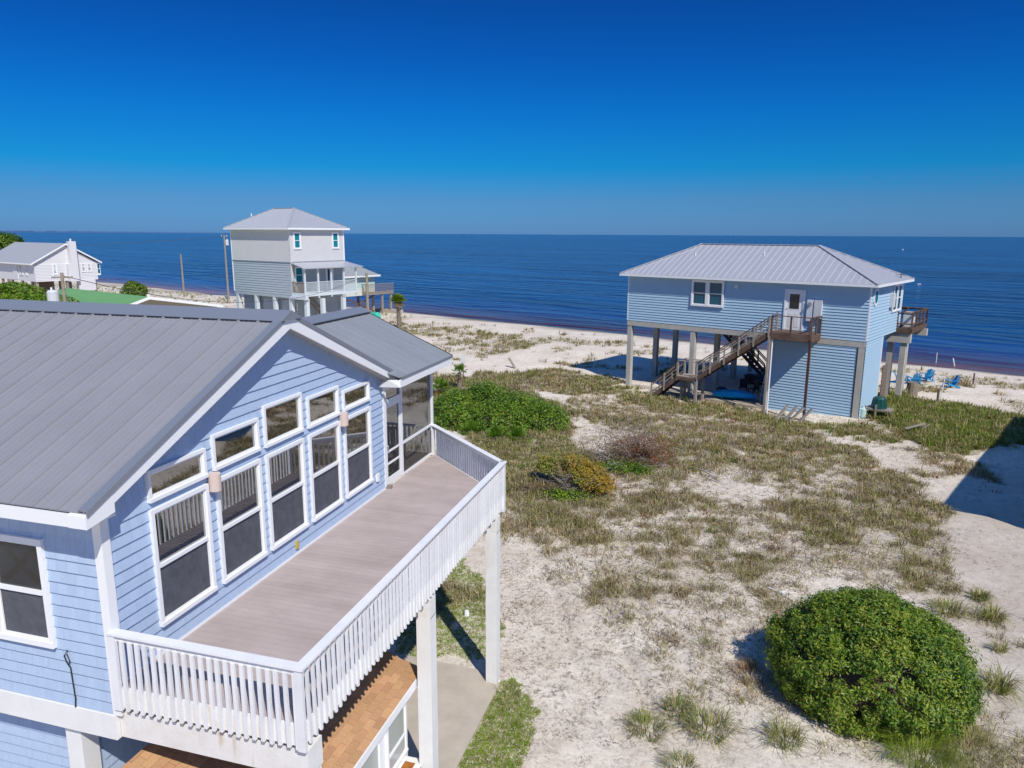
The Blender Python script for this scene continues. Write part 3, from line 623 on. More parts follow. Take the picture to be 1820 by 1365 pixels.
# deck boards (run along X)
DZ = 4.92; RXo = -4.98
def deck_edge(y): return RXo-.05 if y <= 16.5 else RXo-.05-(y-16.5)*(3.02/2.9)
pitch_b = .1425; nb = int((19.38-7.5)/pitch_b)
full = MB(); full.box((0, 0, -.028), (RXo-.05-(HX+.04), pitch_b-.005, 0)); fm = full.mesh('deck_board', M['deck'])
for k in range(nb):
    y0 = 7.5+k*pitch_b; y1 = y0+pitch_b-.005
    if y1 < 16.4: link('deck_board', fm, A, loc=TA((HX+.04, y0, DZ)))
    else:
        q = MW(); q.prism([(HX+.04, y0, DZ-.028), (deck_edge(y0), y0, DZ-.028), (deck_edge(y1), y1, DZ-.028), (HX+.04, y1, DZ-.028)], (0, 0, .028)); q.build('deck_board', M['deck'], A)
q = MW(); q.prism([(HX, 7.5, DZ-.03), (RXo-.08, 7.5, DZ-.03), (RXo-.08, 16.5, DZ-.03), (HX, 19.3, DZ-.03)], (0, 0, -.22)); q.build('deck_joists', M['woodlt'], A)
# rim joists
wbox('rim_joist', (HX, 7.455, 4.60), (RXo-.03, 7.495, 4.915), M['white_old'])
wbox('rim_joist', (RXo-.075, 7.496, 4.60), (RXo-.035, 16.5, 4.915), M['white_old'])
P2 = (RXo-.05, 16.5); P3_ = (-8.0, 19.38)
wbeam('rim_joist', (P2[0], P2[1], 4.757), (P3_[0], P3_[1], 4.757), .04, .31, M['white_old'])
# rail cap
wbox('rail_cap', (HX+.0, 7.385, 5.765), (RXo+.06, 7.53, 5.80), M['white_rail'])
wbox('rail_cap', (RXo-.085, 7.531, 5.765), (RXo+.06, 16.62, 5.80), M['white_rail'])
wbeam('rail_cap', (RXo-.05, 16.55, 5.782), (-8.05, 19.42, 5.782), .145, .036, M['white_rail'])
wbox('upper_rail', (HX+.02, 7.43, 5.67), (RXo-.05, 7.468, 5.764), M['white_rail'])
wbox('upper_rail', (RXo-.075, 7.47, 5.67), (RXo-.037, 16.5, 5.764), M['white_rail'])
wbeam('upper_rail', (P2[0], P2[1], 5.716), (P3_[0], P3_[1], 5.716), .038, .09, M['white_rail'])
# rail posts and balusters
wbox('rail_post', (RXo-.08, 7.405, 4.56), (RXo+.035, 7.455, 5.763), M['white_rail']); 
wbox('rail_post', (HX-.03, 7.40, 4.58), (HX+.10, 7.454, 5.763), M['white_rail'])
wbox('rail_post', (RXo-.035, 16.5, 4.5), (RXo+.03, 16.62, 5.763), M['white_rail'])
wbox('rail_post', (-8.0, 19.22, DZ+.001), (-7.92, 19.30, 5.70), M['white_rail'])
bm_ = MB(); bm_.box((-.027, -.02, 0), (.027, .02, 1.11)); bmf = bm_.mesh('baluster', M['white_rail'])
rr = random.Random(5)
for k in range(22):
    o = link('baluster', bmf, A, loc=TA((-7.835+k*.1313+rr.uniform(-.006, .006), 7.433, 4.575+rr.uniform(-.012, .012)))); o.rotation_euler = (0, rr.uniform(-.008, .008), 0)
bm_ = MB(); bm_.box((-.019, -.021, 0), (.019, .021, 1.11)); bml = bm_.mesh('baluster', M['white_rail'])
for k in range(67):
    y = 7.62+k*.1325
    o = link('baluster', bml, A, loc=TA((RXo-.014+rr.uniform(-.003, .003), y+rr.uniform(-.006, .006), 4.575+rr.uniform(-.02, .012)))); o.rotation_euler = (rr.uniform(-.01, .01), 0, 0)
dd = Vector((P3_[0]-P2[0], P3_[1]-P2[1], 0)); dl = dd.length; dn = dd.normalized(); nr = Vector((dn.y, -dn.x, 0)); 
if nr.x < 0: nr = -nr
for k in range(int(dl/.1325)-1):
    p = Vector((P2[0], P2[1], 0))+dn*(.12+k*.1325)+nr*.042
    o = link('baluster', bml, A, loc=TA((p.x, p.y, 4.575+rr.uniform(-.012, .012)))); o.rotation_euler = (0, 0, math.atan2(-dn.x, dn.y))
# beams and posts under the deck
wbox('deck_beam', (HX-.05, 7.50, 4.07), (RXo-.0, 7.86, 4.50), M['white_old']); [wbox('beam_end', (RXo-.641, y_, 4.121), (RXo-.02, y_+.27, 4.5), M['white_old']) for y_ in (11.81, 16.06)]
wbox('deck_beam', (RXo-.64, 7.861, 4.14), (RXo-.38, 16.4, 4.50), M['white_old'])
wbox('deck_beam', (HX-.05, 11.85, 4.15), (RXo-.641, 12.1, 4.5), M['white_old']); wbox('deck_beam', (HX-.05, 16.1, 4.15), (RXo-.641, 16.35, 4.5), M['white_old'])
for (x0, y0, z1) in ((-5.28, 7.54, 4.065), (-5.29, 11.80, 4.115), (-5.29, 16.05, 4.115), (-9.15, 7.51, 4.055), (-8.3, 19.0, 4.55), (-9.0, 12.3, 4.12)):
    q = MW(); q.box((x0, y0, -.3), (x0+.29, y0+.29, z1)); q.build('support_post', M['white'], A)
    if x0 > -5.5: wbox('post_collar', (x0+.291, y0+.0, z1-.004), (x0+.296, y0+.29, z1+.004), M['darkgap'])
# screen porch
XP = HX+.0
wbox('porch_post', (XP-.1, 19.28, 4.93), (XP+.03, 19.38, 7.62), M['trimwhite']); wbox('porch_post', (XP-.08, 17.16, 4.93), (XP+.02, 17.27, 7.62), M['trimwhite'])
wbox('porch_post', (-11.1, 19.28, 4.6), (-11.0, 19.38, 7.62), M['trimwhite'])
wbox('porch_header', (XP-.08, 16.26, 7.45), (XP+.02, 19.28, 7.62), M['trimwhite'])
wbox('door_header', (XP-.04, 16.27, 7.05), (XP+.03, 17.16, 7.20), M['trimwhite'])
wbox('porch_mid_rail', (XP-.05, 17.27, 5.79), (XP+.02, 19.28, 5.85), M['trimwhite'])
wbox('porch_sill', (XP-.05, 17.27, 4.93), (XP+.02, 19.28, 4.975), M['trimwhite'])
for (z0, z1) in ((4.975, 5.79), (5.85, 7.45)): wbox('porch_screen', (XP-.02, 17.27, z0), (XP-.017, 19.28, z1), M['mesh'])
wbox('porch_screen', (XP-.02, 16.27, 7.20), (XP-.017, 17.16, 7.45), M['mesh'])
wbox('porch_screen', (-11, 19.33, 4.95), (XP-.1, 19.333, 7.6), M['mesh'])
q = MW(); 
for a, b in (((16.27, 4.96), (16.34, 7.04)), ((17.08, 4.96), (17.15, 7.04))): q.box((XP-.03, a[0], a[1]), (XP+.012, b[0], b[1]))
for a, b in ((4.96, 5.14), (5.48, 5.53), (5.80, 5.85), (6.97, 7.04)): q.box((XP-.028, 16.341, a), (XP+.010, 17.079, b))
dr = q.build('screen_door', M['trimwhite'], A)
q = MW(); q.box((XP-.012, 16.341, 5.14), (XP-.010, 17.079, 6.97)); q.build('door_screen', M['mesh'], dr)
q = MW(); q.tube([(XP+.02, 16.31, 5.85), (XP+.06, 16.31, 5.88), (XP+.06, 16.31, 6.0), (XP+.02, 16.31, 6.03)], .012, 6); q.build('door_handle', M['metal'], dr)
wbox('kick_stone', (XP+.02, 16.16, DZ), (XP+.16, 16.27, DZ+.09), M['woodlt'])
bd = MB(); bd.box((0, 0, -.03), (2.9, .135, 0)); bdm = bd.mesh('porch_board', M['porchdeck'])
for k in range(22): link('porch_board', bdm, A, loc=TA((-11.0, 16.25+k*.1425, DZ)))
q = MW(); q.box((-11.06, 19.25, 5.72), (-8.12, 19.33, 5.78)); 
for k in range(22): q.box((-11+k*.132, 19.27, 4.95), (-10.96+k*.132, 19.31, 5.72))
q.build('porch_back_rail', M['white_old'], A)
q = MW(); q.box((-11.1, 16.25, 5.72), (-11.02, 19.3, 5.78))
for k in range(22): q.box((-11.08, 16.3+k*.135, 4.95), (-11.04, 16.34+k*.135, 5.72))
q.build('porch_side_rail', M['white_old'], A)
# low lean-to roof with tan shingles under the deck
LRx, LRz, LRt, LRtz = -5.36, 2.74, -8.08, 3.60
lk = (LRtz-LRz)/(LRx-LRt); lsl = Vector((LRt-LRx, 0, LRtz-LRz)); LL = lsl.length; lv = lsl.normalized(); ln = Vector((-lv.z, 0, lv.x)); ln = -ln if ln.z < 0 else ln
LY0, LY1 = 5.5, 12.22
q = MW(); q.prism([(LRx, LY0, LRz-.03), (LRx, LY1, LRz-.03), (LRt, LY1, LRtz-.03), (LRt, LY0, LRtz-.03)], (0, 0, -.1)); q.build('lean_to_deck', M['trimwhite'], A)
tabs = []; vcur = 0; row = 0
while vcur < LL-.02:
    y = LY0-(row % 2)*.16-random.random()*.05
    while y < LY1:
        w_ = .30; a, b = max(y, LY0), min(y+w_-.008, LY1)
        if b-a > .02:
            v1 = min(vcur+.15, LL); O = Vector((LRx, 0, LRz)); e0 = random.uniform(.012, .020); e1 = .004
            P = [O+lv*vcur+ln*e0+Vector((0, a, 0)), O+lv*vcur+ln*e0+Vector((0, b, 0)), O+lv*v1+ln*e1+Vector((0, b, 0)), O+lv*v1+ln*e1+Vector((0, a, 0))]
            c = (P[0]+P[2])/2; tabs.append(((c-CAMP).length if c.y > 7.0 else 99, P))
        y += w_
    vcur += .14; row += 1
tabs.sort(key=lambda t: t[0]); J = MW()
vis = lambda P: True
for i, (d, P) in enumerate(tabs):
    q = MW() if i < 300 else J; q.prism(P, -ln*.011)
    if i < 300: q.build('roof_tab', M['orange'], A)
J.build('roof_shingles', M['orange'], A, kind='stuff')
q = MW(); c = Vector((-7.35, 8.25, 0)); O = Vector((LRx, 0, LRz)); vv_ = (LRx-(-7.2))/abs(lv.x); P = [O+lv*(vv_+a)+ln*(.02+h)+Vector((0, y, 0)) for a, y, h in ((0, 8.2, .03), (0, 8.5, .05), (.22, 8.52, .02), (.22, 8.18, .0))]; q.prism(P, -ln*.012); q.build('loose_roof_tab', M['orange'], A, label='lifted brown shingle tab')
wbox('lean_to_fascia', (LRx, LY0, LRz-.16), (LRx+.03, LY1, LRz-.0), M['trimwhite'])
q = MW(); q.prism([(LRx, LY1+.0, LRz-.15), (LRx, LY1, LRz-.03), (LRt, LY1, LRtz-.03), (LRt, LY1, LRtz-.15)], (0, .03, 0)); q.build('lean_to_rake', M['trimwhite'], A)
wx = -5.68
q = MW(); q.box((wx-.1, LY0, 0), (wx, 12.1, LRz-.1)); q.box((LRt, 12.0, 0), (wx-.101, 12.1, LRz+.1)); q.build('lean_to_wall', M['trimwhite'], A)
for (y0, y1) in ((11.12, 12.0), (9.95, 10.85), (8.8, 9.7), (7.6, 8.5)): 
    window(A, TA((wx, y0, 1.0)), (0, 1, 0), (1, 0, 0), y1-y0, 1.28, M['leanglass'] if 'leanglass' in M else M.setdefault('leanglass', glass('pale_curtained_glass', (.42, .44, .42), 1.5, .1)), .05, mullion=.42, deep=.05, name='lean_to_window')
ac = wbox('air_conditioner', (wx+.0, 11.3, .42), (wx+.42, 11.95, .90), M['white_old']); q = MW(); q.box((wx+.08, 11.42, .901), (wx+.30, 11.80, .906)); q.build('rust_patch', M['rust'], ac); q = MW(); q.box((wx+.421, 11.36, .47), (wx+.424, 11.9, .85)); q.build('grille', M['darkgap'], ac)
# slabs
pt = MB(); pt.prism([(-13, 6, .02), (-4.95, 6, .02), (-4.93, 16.05, .02), (-5.6, 16.5, .02), (-8.6, 16.62, .02), (-13, 16.62, .02)], (0, 0, -.12)); pt.build('concrete_patio', M['concrete'], kind='structure')

# porch furniture
def rocker(label, loc, rz):
    t = thing('rocking_chair', label, 'chair', loc, rz, 'chairs inside the screened porch')
    mw = M['rockwood']
    for sx in (-.28, .28):
        q = MB(); q.tube([(sx, -.45, .10), (sx, -.2, .03), (sx, .1, .02), (sx, .45, .09), (sx, .6, .16)], .022, 6); q.build('rocker', mw, t)
        for y in (-.25, .22): beamo('leg', (sx, y, .03), (sx, y, .62 if y < 0 else .42), .045, .045, mw, t)
        beamo('armrest', (sx, -.32, .63), (sx, .30, .66), .09, .03, mw, t)
    boxo('seat', (-.27, -.27, .40), (.27, .24, .43), mw, t)
    for k in range(6): beamo('back_slat', (-.23+k*.092, .22, .43), (-.23+k*.092, .48, 1.12), .05, .015, mw, t)
    beamo('top_rail', (-.28, .48, 1.12), (.28, .48, 1.12), .03, .08, mw, t)
M['rockwood'] = mat('dull_brown_wood', (.20, .15, .12), .7); M['rockdark'] = mat('dark_metal_frame', (.03, .03, .035), .5)
rocker('brown wooden rocking chair inside the porch behind the wide screen', (-8.75, 18.3, DZ), R(200))
rocker('brown wooden rocking chair inside the porch behind the screen door', (-8.9, 16.9, DZ), R(160))
t = thing('side_table', 'small dark side table inside the screened porch between chairs', 'table', (-8.6, 17.6, DZ))
boxo('table_top', (-.2, -.25, .42), (.2, .25, .45), M['rockwood'], t)
for sx in (-.16, .16):
    for sy in (-.2, .2): beamo('leg', (sx, sy, 0), (sx, sy, .42), .03, .03, M['rockdark'], t)

# ================================================================== RAISED BLUE HOUSE ACROSS THE DUNE
def hip_roof(parent, x0, x1, y0, y1, ze, rx0, rx1, ry, zr, m, pitch=.46, rib=.035, joined_all=False, fascia=.17, mr=None, thick=.03, shift=0):
    P = [Vector((x0, y0, ze)), Vector((x1, y0, ze)), Vector((x1, y1, ze)), Vector((x0, y1, ze))]; A0 = Vector((rx0, ry, zr)); A1 = Vector((rx1, ry, zr))
    def slope(a, b, tops, joined, nm='roof_panel'):
        u = (b-a).normalized(); n3 = (b-a).cross(tops[-1]-a).normalized(); v = n3.cross(u)
        if v.z < 0: v = -v
        pol = [(0, 0), ((b-a).length, 0)]+[((q-a).dot(u), (q-a).dot(v)) for q in tops]
        roof_slope(pol, u, v, a, pitch, thick, rib, m, mr, parent, joined=joined, name=nm if not joined else 'roof_panels')
    slope(P[0], P[1], [A1, A0], joined_all); slope(P[1], P[2], [A1], joined_all); slope(P[2], P[3], [A0, A1], True); slope(P[3], P[0], [A0], True)
    for nm, a, b in (('hip_cap', P[0], A0), ('hip_cap', P[1], A1), ('hip_cap', P[2], A1), ('hip_cap', P[3], A0), ('ridge_cap', A0, A1)):
        beamo(nm, a+Vector((0, 0, .035)), b+Vector((0, 0, .035)), .22, .045, m, parent)
    e = .03
    for a, b in (((x0, y0-e, 0), (x1, y0, 0)), ((x1, y0-e, 0), (x1+e, y1+e, 0)), ((x0, y1, 0), (x1, y1+e, 0)), ((x0-e, y0-e, 0), (x0, y1+e, 0))):
        boxo('fascia', (a[0], a[1], ze-fascia), (b[0], b[1], ze-.01), M['trimwhite'], parent)
    boxo('soffit', (x0+.01, y0+.01, ze-fascia), (x1-.01, y1-.01, ze-fascia+.02), M['trimwhite'], parent)
B = thing('raised_beach_house', 'blue lap sided house on tall concrete piers with hip metal roof at right', 'house', (BO[0], BO[1], 0), TB)
BL, BD = 17.25, 7.7
hip_roof(B, -BL-.5, .5, -.5, BD+.5, 8.42, -13.3, -4.6, BD/2, 10.62, M['galv'], mr=M['galvrib'])
core = MB(); core.box((-BL, 0, 4.86), (0, BD, 8.3)); core.build('upper_wall', M['sideB'], B)
sd_ = MB(); lap_wall(sd_, (-BL, 0, 0), (1, 0, 0), BL, 4.87, 8.27, (0, -1, 0), lap=.19, proud=.05); lap_wall(sd_, (0, 0, 0), (0, 1, 0), BD, 4.87, 8.27, (1, 0, 0), lap=.2); sd_.build('lap_siding', M['sideB'], B, kind='stuff')
boxo('floor_beam', (-BL+.02, -.03, 4.48), (-.02, .35, 4.86), M['pier'], B); boxo('floor_beam', (-BL, .36, 4.5), (-BL+.35, BD, 4.85), M['pier'], B); boxo('floor_beam', (-BL, BD-.35, 4.5), (0, BD+.0, 4.85), M['pier'], B)
boxo('floor_underside', (-BL+.36, .36, 4.55), (-6.0, BD-.36, 4.84), M['wood'], B)
# garage / storage room at right
gr = MB(); gr.box((-5.9, .02, -.4), (-.42, .2, 4.46)); gr.box((-.2, .2, -.3), (-.02, 3.8, 4.85)); gr.box((-5.9, 3.6, -.3), (-.21, 3.8, 4.5)); gr.box((-5.9, .21, -.3), (-5.7, 3.6, 4.5)); gr.build('ground_floor_wall', M['sideB'], B)
sd_ = MB(); lap_wall(sd_, (-5.88, .02, 0), (1, 0, 0), 5.4, -.35, 4.42, (0, -1, 0), lap=.19); lap_wall(sd_, (-.02, .02, 0), (0, 1, 0), 3.78, -.3, 4.84, (1, 0, 0), lap=.2); sd_.build('ground_floor_siding', M['sideB'], B, kind='stuff')
boxo('door_track', (-.47, -.05, -.3), (-.425, -.005, 4.45), M['darkgap'], B)
boxo('corner_trim', (-.06, -.035, 4.9), (.035, -.001, 8.28), M['trimwhite'], B); boxo('corner_trim', (.001, .0, 4.9), (.035, .12, 8.28), M['trimwhite'], B)
boxo('corner_trim', (-BL-.02, -.035, 4.87), (-BL+.09, .1, 8.28), M['trimwhite'], B); boxo('corner_trim', (-.01, BD-.1, 4.9), (.04, BD+.02, 8.28), M['trimwhite'], B)
boxo('corner_trim', (-.01, 3.72, -.3), (.035, 3.83, 4.84), M['trimwhite'], B); boxo('corner_trim', (-5.98, -.03, -.4), (-5.88, .1, 4.46), M['trimwhite'], B)
px_ = MB(); px_.box((0, 0, -1), (.36, .36, 4.48)); pm = px_.mesh('concrete_pier', M['pier'])
for (x, y) in ((-BL+.05, .0), (-11.9, 0), (-.41, -.02), (-BL+.05, 4), (-11.9, 4.0), (-6.3, 4), (-BL+.05, 7.3), (-11.9, 7.3), (-6.3, 7.3), (-.5, 7.3), (-BL+.05, 10.6), (-11.9, 10.8), (-6.3, 10.8), (-.3, 10.6), (.35, 7.1)):
    link('concrete_pier', pm, B, loc=(x, y, 0))
window(B, (-11.93, -.052, 6.34), (1, 0, 0), (0, -1, 0), 1.22, 1.85, M['glassB'], .13, deep=.1); window(B, (-10.70, -.052, 6.34), (1, 0, 0), (0, -1, 0), 1.22, 1.85, M['glassB'], .13, deep=.1)
# entry door
q = MB()
for a, b in (((-5.24, 5.2), (-5.12, 7.86)), ((-4.02, 5.2), (-3.90, 7.86)), ((-5.119, 7.74), (-4.021, 7.86))): q.box((a[0], -.1, a[1]), (b[0], -.0, b[1]))
q.build('door_frame', M['trimwhite'], B)
d = boxo('door', (-5.11, -.055, 5.2), (-4.03, -.03, 7.73), M['trimwhite'], B)
boxo('door_pane', (-4.90, -.066, 6.60), (-4.28, -.0605, 7.56), M['doorglass'], d); boxo('door_pane_frame', (-4.94, -.06, 6.55), (-4.24, -.0556, 7.6), M['white'], d)
boxo('door_panel', (-4.92, -.068, 5.4), (-4.62, -.056, 6.3), M['white'], d); boxo('door_panel', (-4.54, -.068, 5.4), (-4.24, -.056, 6.3), M['white'], d); q = MB(); q.tube([(-5.04, -.055, 6.6), (-5.04, -.12, 6.6)], .035, 8); q.build('door_handle', M['metal'], d)
mb_ = boxo('meter_box', (-3.72, -.22, 5.9), (-3.34, -.02, 7.27), M['trimC'], B); q = MB(); q.tube([(-3.52, -.22, 7.0), (-3.52, -.32, 7.0)], .12, 14); q.build('meter_dial', M['metal'], mb_)
boxo('electric_panel', (-3.26, -.26, 6.1), (-2.78, -.02, 7.26), M['greybox'], B)
q = MB(); q.tube([(-3.45, -.1, 5.9), (-3.4, -.1, 4.9), (-3.1, -.1, 4.5)], .04, 6); q.build('conduit', M['greybox'], B)
q = MB(); q.tube([(-8.6, -.02, 7.85), (-8.6, -.10, 7.85)], .16, 10); q.build('wall_vent', M['greybox'], B)
for (x, y, z) in ((-13.0, 2.3, 9.7), (-7.9, 2.6, 9.9)):
    q = MB(); q.tube([(x, y, z-.3), (x, y, z+.28)], .05, 8); q.tube([(x, y, z-.28), (x, y, z-.1)], [.14, .06], 8); q.build('roof_vent', M['white'], B)
q = MB(); q.tube([(.2, 5.9, 8.4), (.2, 5.9, 8.85)], .03, 6); q.beam((-.1, 5.9, 8.8), (.5, 5.9, 8.8), .03, .03); q.build('antenna', M['wire'], B)
# octagonal window on the right wall
def ngon(c, r0, n, nrm, d0, d1, B_, rz=1.0, r1=None):
    P = [(c[0]+d0, c[1]+r0*math.sin(2*math.pi*(k+.5)/n), c[2]+rz*r0*math.cos(2*math.pi*(k+.5)/n)) for k in range(n)]; B_.prism(P, (d1-d0, 0, 0))
q = MB(); ngon((0, .98, 7.58), .52, 8, 0, .0, .085, q, 1.12); f = q.build('octagonal_window', M['trimwhite'], B)
q = MB(); ngon((0, .98, 7.58), .36, 8, 0, .086, .093, q, 1.15); q.build('pane', M['glassC'], f)
window(B, (.052, 5.1, 6.3), (0, 1, 0), (1, 0, 0), 1.0, 1.85, M['glassB'], .12, deep=.05); window(B, (.052, 6.15, 6.3), (0, 1, 0), (1, 0, 0), 1.0, 1.85, M['glassB'], .12, deep=.05)
boxo('electric_panel', (.03, 4.35, 6.7), (.25, 4.95, 7.6), M['greybox'], B)
# balcony at right
boxo('balcony_floor', (-.02, 6.9, 4.78), (1.0, 11.4, 5.1), M['wood'], B); boxo('balcony_floor', (-BL, BD, 4.78), (-.03, 11.2, 5.1), M['wood'], B)
boxo('balcony_beam', (-.6, 7.0, 4.1), (.95, 7.4, 4.76), M['pier'], B); boxo('balcony_beam', (-.3, 10.6, 4.3), (1.2, 10.96, 4.77), M['pier'], B)
def rail_run(parent, a, b, n, h=1.08, m=None, post=.1, mid=True, ppost=True, balus=0):
    m = m or M['wood']; a = Vector(a); b = Vector(b); Zv = Vector((0, 0, 1))
    for k in range(n+1):
        p = a+(b-a)*k/n; beamo('rail_post', p-Zv*.28, p+Zv*h, post, post, m, parent)
    beamo('hand_rail', a+Zv*(h+.02), b+Zv*(h+.02), .15, .045, m, parent)
    if mid: beamo('lower_rail', a+Zv*(h*.28), b+Zv*(h*.28), .05, .09, m, parent); beamo('upper_rail', a+Zv*(h-.08), b+Zv*(h-.08), .045, .09, m, parent)
    for k in range(balus):
        p = a+(b-a)*(k+.5)/balus; beamo('baluster', p+Zv*(h*.28), p+Zv*(h-.08), .06, .04, m, parent)
rail_run(B, (.04, 6.95, 5.1), (.95, 6.95, 5.1), 1); rail_run(B, (.95, 7.0, 5.1), (.95, 11.35, 5.1), 4, mid=True); rail_run(B, (.95, 11.35, 5.1), (-2, 11.35, 5.1), 2)
boxo('grill_cover', (.15, 8.0, 5.11), (.75, 8.9, 6.1), M['greybox'], B)
rail_run(B, (-BL, 11.1, 5.1), (-.3, 11.1, 5.1), 9)
# entry platform and stairs
boxo('platform_floor', (-5.45, -1.8, 5.10), (-2.8, -.03, 5.16), M['wood'], B); 
for y in (-1.82, -.1): boxo('platform_joist', (-5.45, y, 4.74), (-2.8, y+.05, 5.099), M['wood'], B)
boxo('platform_joist', (-2.8, -1.82, 4.74), (-2.75, -.05, 5.12), M['wood'], B)
rail_run(B, (-5.3, -1.78, 5.16), (-2.85, -1.78, 5.16), 2, mid=False); rail_run(B, (-2.8, -1.74, 5.16), (-2.8, -.1, 5.16), 2, mid=False)
beamo('rail_post', (-5.42, -.65, 5.1), (-5.42, -.65, 6.35), .11, .11, M['woodlt'], B)
boxo('platform_post', (-2.86, -1.86, -1.0), (-2.72, -1.72, 4.9), M['woodrust'], B); boxo('platform_post', (-5.46, -1.86, -1.0), (-5.33, -1.73, 4.9), M['woodlt'], B)
q = MB(); q.tube([(-5.22, -1.7, -.9), (-5.22, -1.7, 4.8)], .05, 8); q.build('drain_pipe', M['trimwhite'], B)
def stair(parent, xa, za, xb, zb, y0, y1, n, m, mr):     # from top (xa,za) to bottom (xb,zb)
    for y in (y0, y1):
        beamo('stringer', (xa, y, za-.12), (xb, y, zb-.10), .06, .28, m, parent)
        a = Vector((xa, y, za)); b = Vector((xb, y, zb)); k = max(2, round((b-a).length/1.35))
        for i in range(k+1):
            p = a+(b-a)*i/k; beamo('rail_post', p+Vector((0, -.05 if y == y0 else .05, -.3)), p+Vector((0, -.05 if y == y0 else .05, 1.0)), .09, .09, mr, parent)
        beamo('hand_rail', a+Vector((0, 0, 1.02)), b+Vector((0, 0, 1.02)), .13, .05, m, parent); beamo('upper_rail', a+Vector((0, 0, .86)), b+Vector((0, 0, .86)), .04, .08, mr, parent); beamo('lower_rail', a+Vector((0, 0, .3)), b+Vector((0, 0, .3)), .04, .08, mr, parent)
    for i in range(n):
        t_ = (i+.5)/n; x = xa+(xb-xa)*t_; z = za+(zb-za)*t_; boxo('tread', (x-.15, y0+.03, z-.02), (x+.15, y1-.03, z+.02), m, parent)
stair(B, -5.45, 5.12, -10.35, 1.52, -1.78, -.72, 20, M['wood'], M['woodlt'])
boxo('landing', (-11.85, -1.84, 1.40), (-10.3, -.68, 1.48), M['woodlt'], B); boxo('landing_joist', (-11.85, -1.88, 1.2), (-10.3, -1.841, 1.44), M['wood'], B)
rail_run(B, (-11.85, -.72, 1.48), (-10.4, -.72, 1.48), 1, mid=False, m=M['woodlt'])
rail_run(B, (-11.8, -1.8, 1.48), (-10.35, -1.8, 1.48), 1, mid=False, m=M['woodlt'])
for (x, y) in ((-10.35, -1.8), (-11.75, -1.2), (-10.35, -.7), (-11.75, -.7)): boxo('landing_post', (x-.08, y-.08, -1.2), (x+.08, y+.08, 1.38), M['woodlt'], B)
stair(B, -11.85, 1.42, -13.85, -.35, -1.78, -.72, 8, M['wood'], M['woodlt'])
stair(B, -14.7, 4.75, -9.6, .15, 8.6, 9.6, 20, M['wood'], M['wood'])
boxo('slab_floor', (-BL-.1, -.35, -1.0), (-5.95, 7.9, -.20), M['slab'], B)
def B3(x, y, z=0): c, s_ = math.cos(TB), math.sin(TB); return (BO[0]+x*c-y*s_, BO[1]+x*s_+y*c, z)
def gz(x, y): return float(ground_z(np.array([x]), np.array([y]))[0])
def onB(x, y, dz=0): p = B3(x, y); return (p[0], p[1], gz(p[0], p[1])+dz)

# ================================================================== THREE STOREY HOUSE, LEFT
TC = R(-20.5)
def mk_frame(x, y): return (x, y, 0)
C = thing('tower_beach_house', 'tall grey three storey house with hip metal roof and covered side balcony, on piers', 'house', (-45.13, 70.12, 0), TC)
# local: x to the right (front face runs to -x), y away from us
CL, CD = 10.95, 7.45
hip_roof(C, -CL-.5, .5, -.5, CD+.5, 11.85, -7.6, -3.9, 3.7, 14.05, M['galv'], pitch=.4, joined_all=True, rib=.04, mr=M['galvrib'], fascia=.2)
boxo('upper_wall', (-CL, 0, 8.22), (0, CD, 11.68), M['panelC'], C)
q = MB()
for k in range(54): q.box((-CL+.1+k*.2, -.012, 8.25), (-CL+.13+k*.2, -.001, 11.6))
for k in range(36): q.box((.001, .1+k*.2, 8.25), (.012, .13+k*.2, 11.6))
q.build('panel_battens', M['panelC'], C, kind='stuff')
boxo('middle_wall', (-CL+.05, .05, 4.62), (-.05, CD-.05, 8.2), M['sideC'], C)
q = MB(); lap_wall(q, (-CL, .05, 0), (1, 0, 0), CL-.15, 4.64, 8.15, (0, -1, 0), lap=.27, proud=.05); lap_wall(q, (-.05, 0.05, 0), (0, 1, 0), CD-.1, 4.64, 8.15, (1, 0, 0), lap=.27, proud=.04); q.build('lap_siding', M['sideC'], C, kind='stuff')
boxo('belt_trim', (-CL-.02, -.06, 8.16), (.03, .0, 8.24), M['sideC'], C); boxo('corner_trim', (-.14, -.03, 4.62), (.04, .1, 11.64), M['panelC'], C); boxo('corner_trim', (-.02, CD-.12, 8.2), (.04, CD+.02, 11.64), M['trimwhite'], C); boxo('corner_trim', (-CL-.02, -.03, 4.62), (-CL+.1, .1, 11.64), M['trimwhite'], C)
window(C, (0, .45, 9.56), (0, 1, 0), (1, 0, 0), .98, 1.86, M['glassC'], .15, deep=.08); window(C, (0, 5.72, 9.56), (0, 1, 0), (1, 0, 0), .98, 1.86, M['glassC'], .15, deep=.08)
window(C, (.03, .4, 5.9), (0, 1, 0), (1, 0, 0), 1.1, 1.8, M['glassC'], .12, deep=.08)
boxo('balcony_door', (.0, 4.6, 5.0), (.06, 5.7, 7.5), M['trimwhite'], C); boxo('door_pane', (.061, 4.85, 5.2), (.07, 5.45, 7.3), M['glassB'], C)
boxo('floor_beam', (-CL+.1, .0, 4.3), (-.1, .4, 4.6), M['sideC'], C)
cp = MB(); cp.box((0, 0, -.3), (.4, .4, 4.3)); cpm = cp.mesh('pier', M['trimC'])
for (x, y) in ((-10.6, 0), (-7.05, 0), (-3.6, 0), (-.55, -.1), (1.9, -.0), (1.95, 2.1), (1.95, 5.0), (-.5, 3.5), (-.5, 6.9), (-10.6, 6.9), (-7, 6.9), (-3.6, 6.9)): link('pier', cpm, C, loc=(x, y, 0))
boxo('ground_wall', (-10.3, .8, 0), (-.6, .95, 4.3), M['sideC'], C)
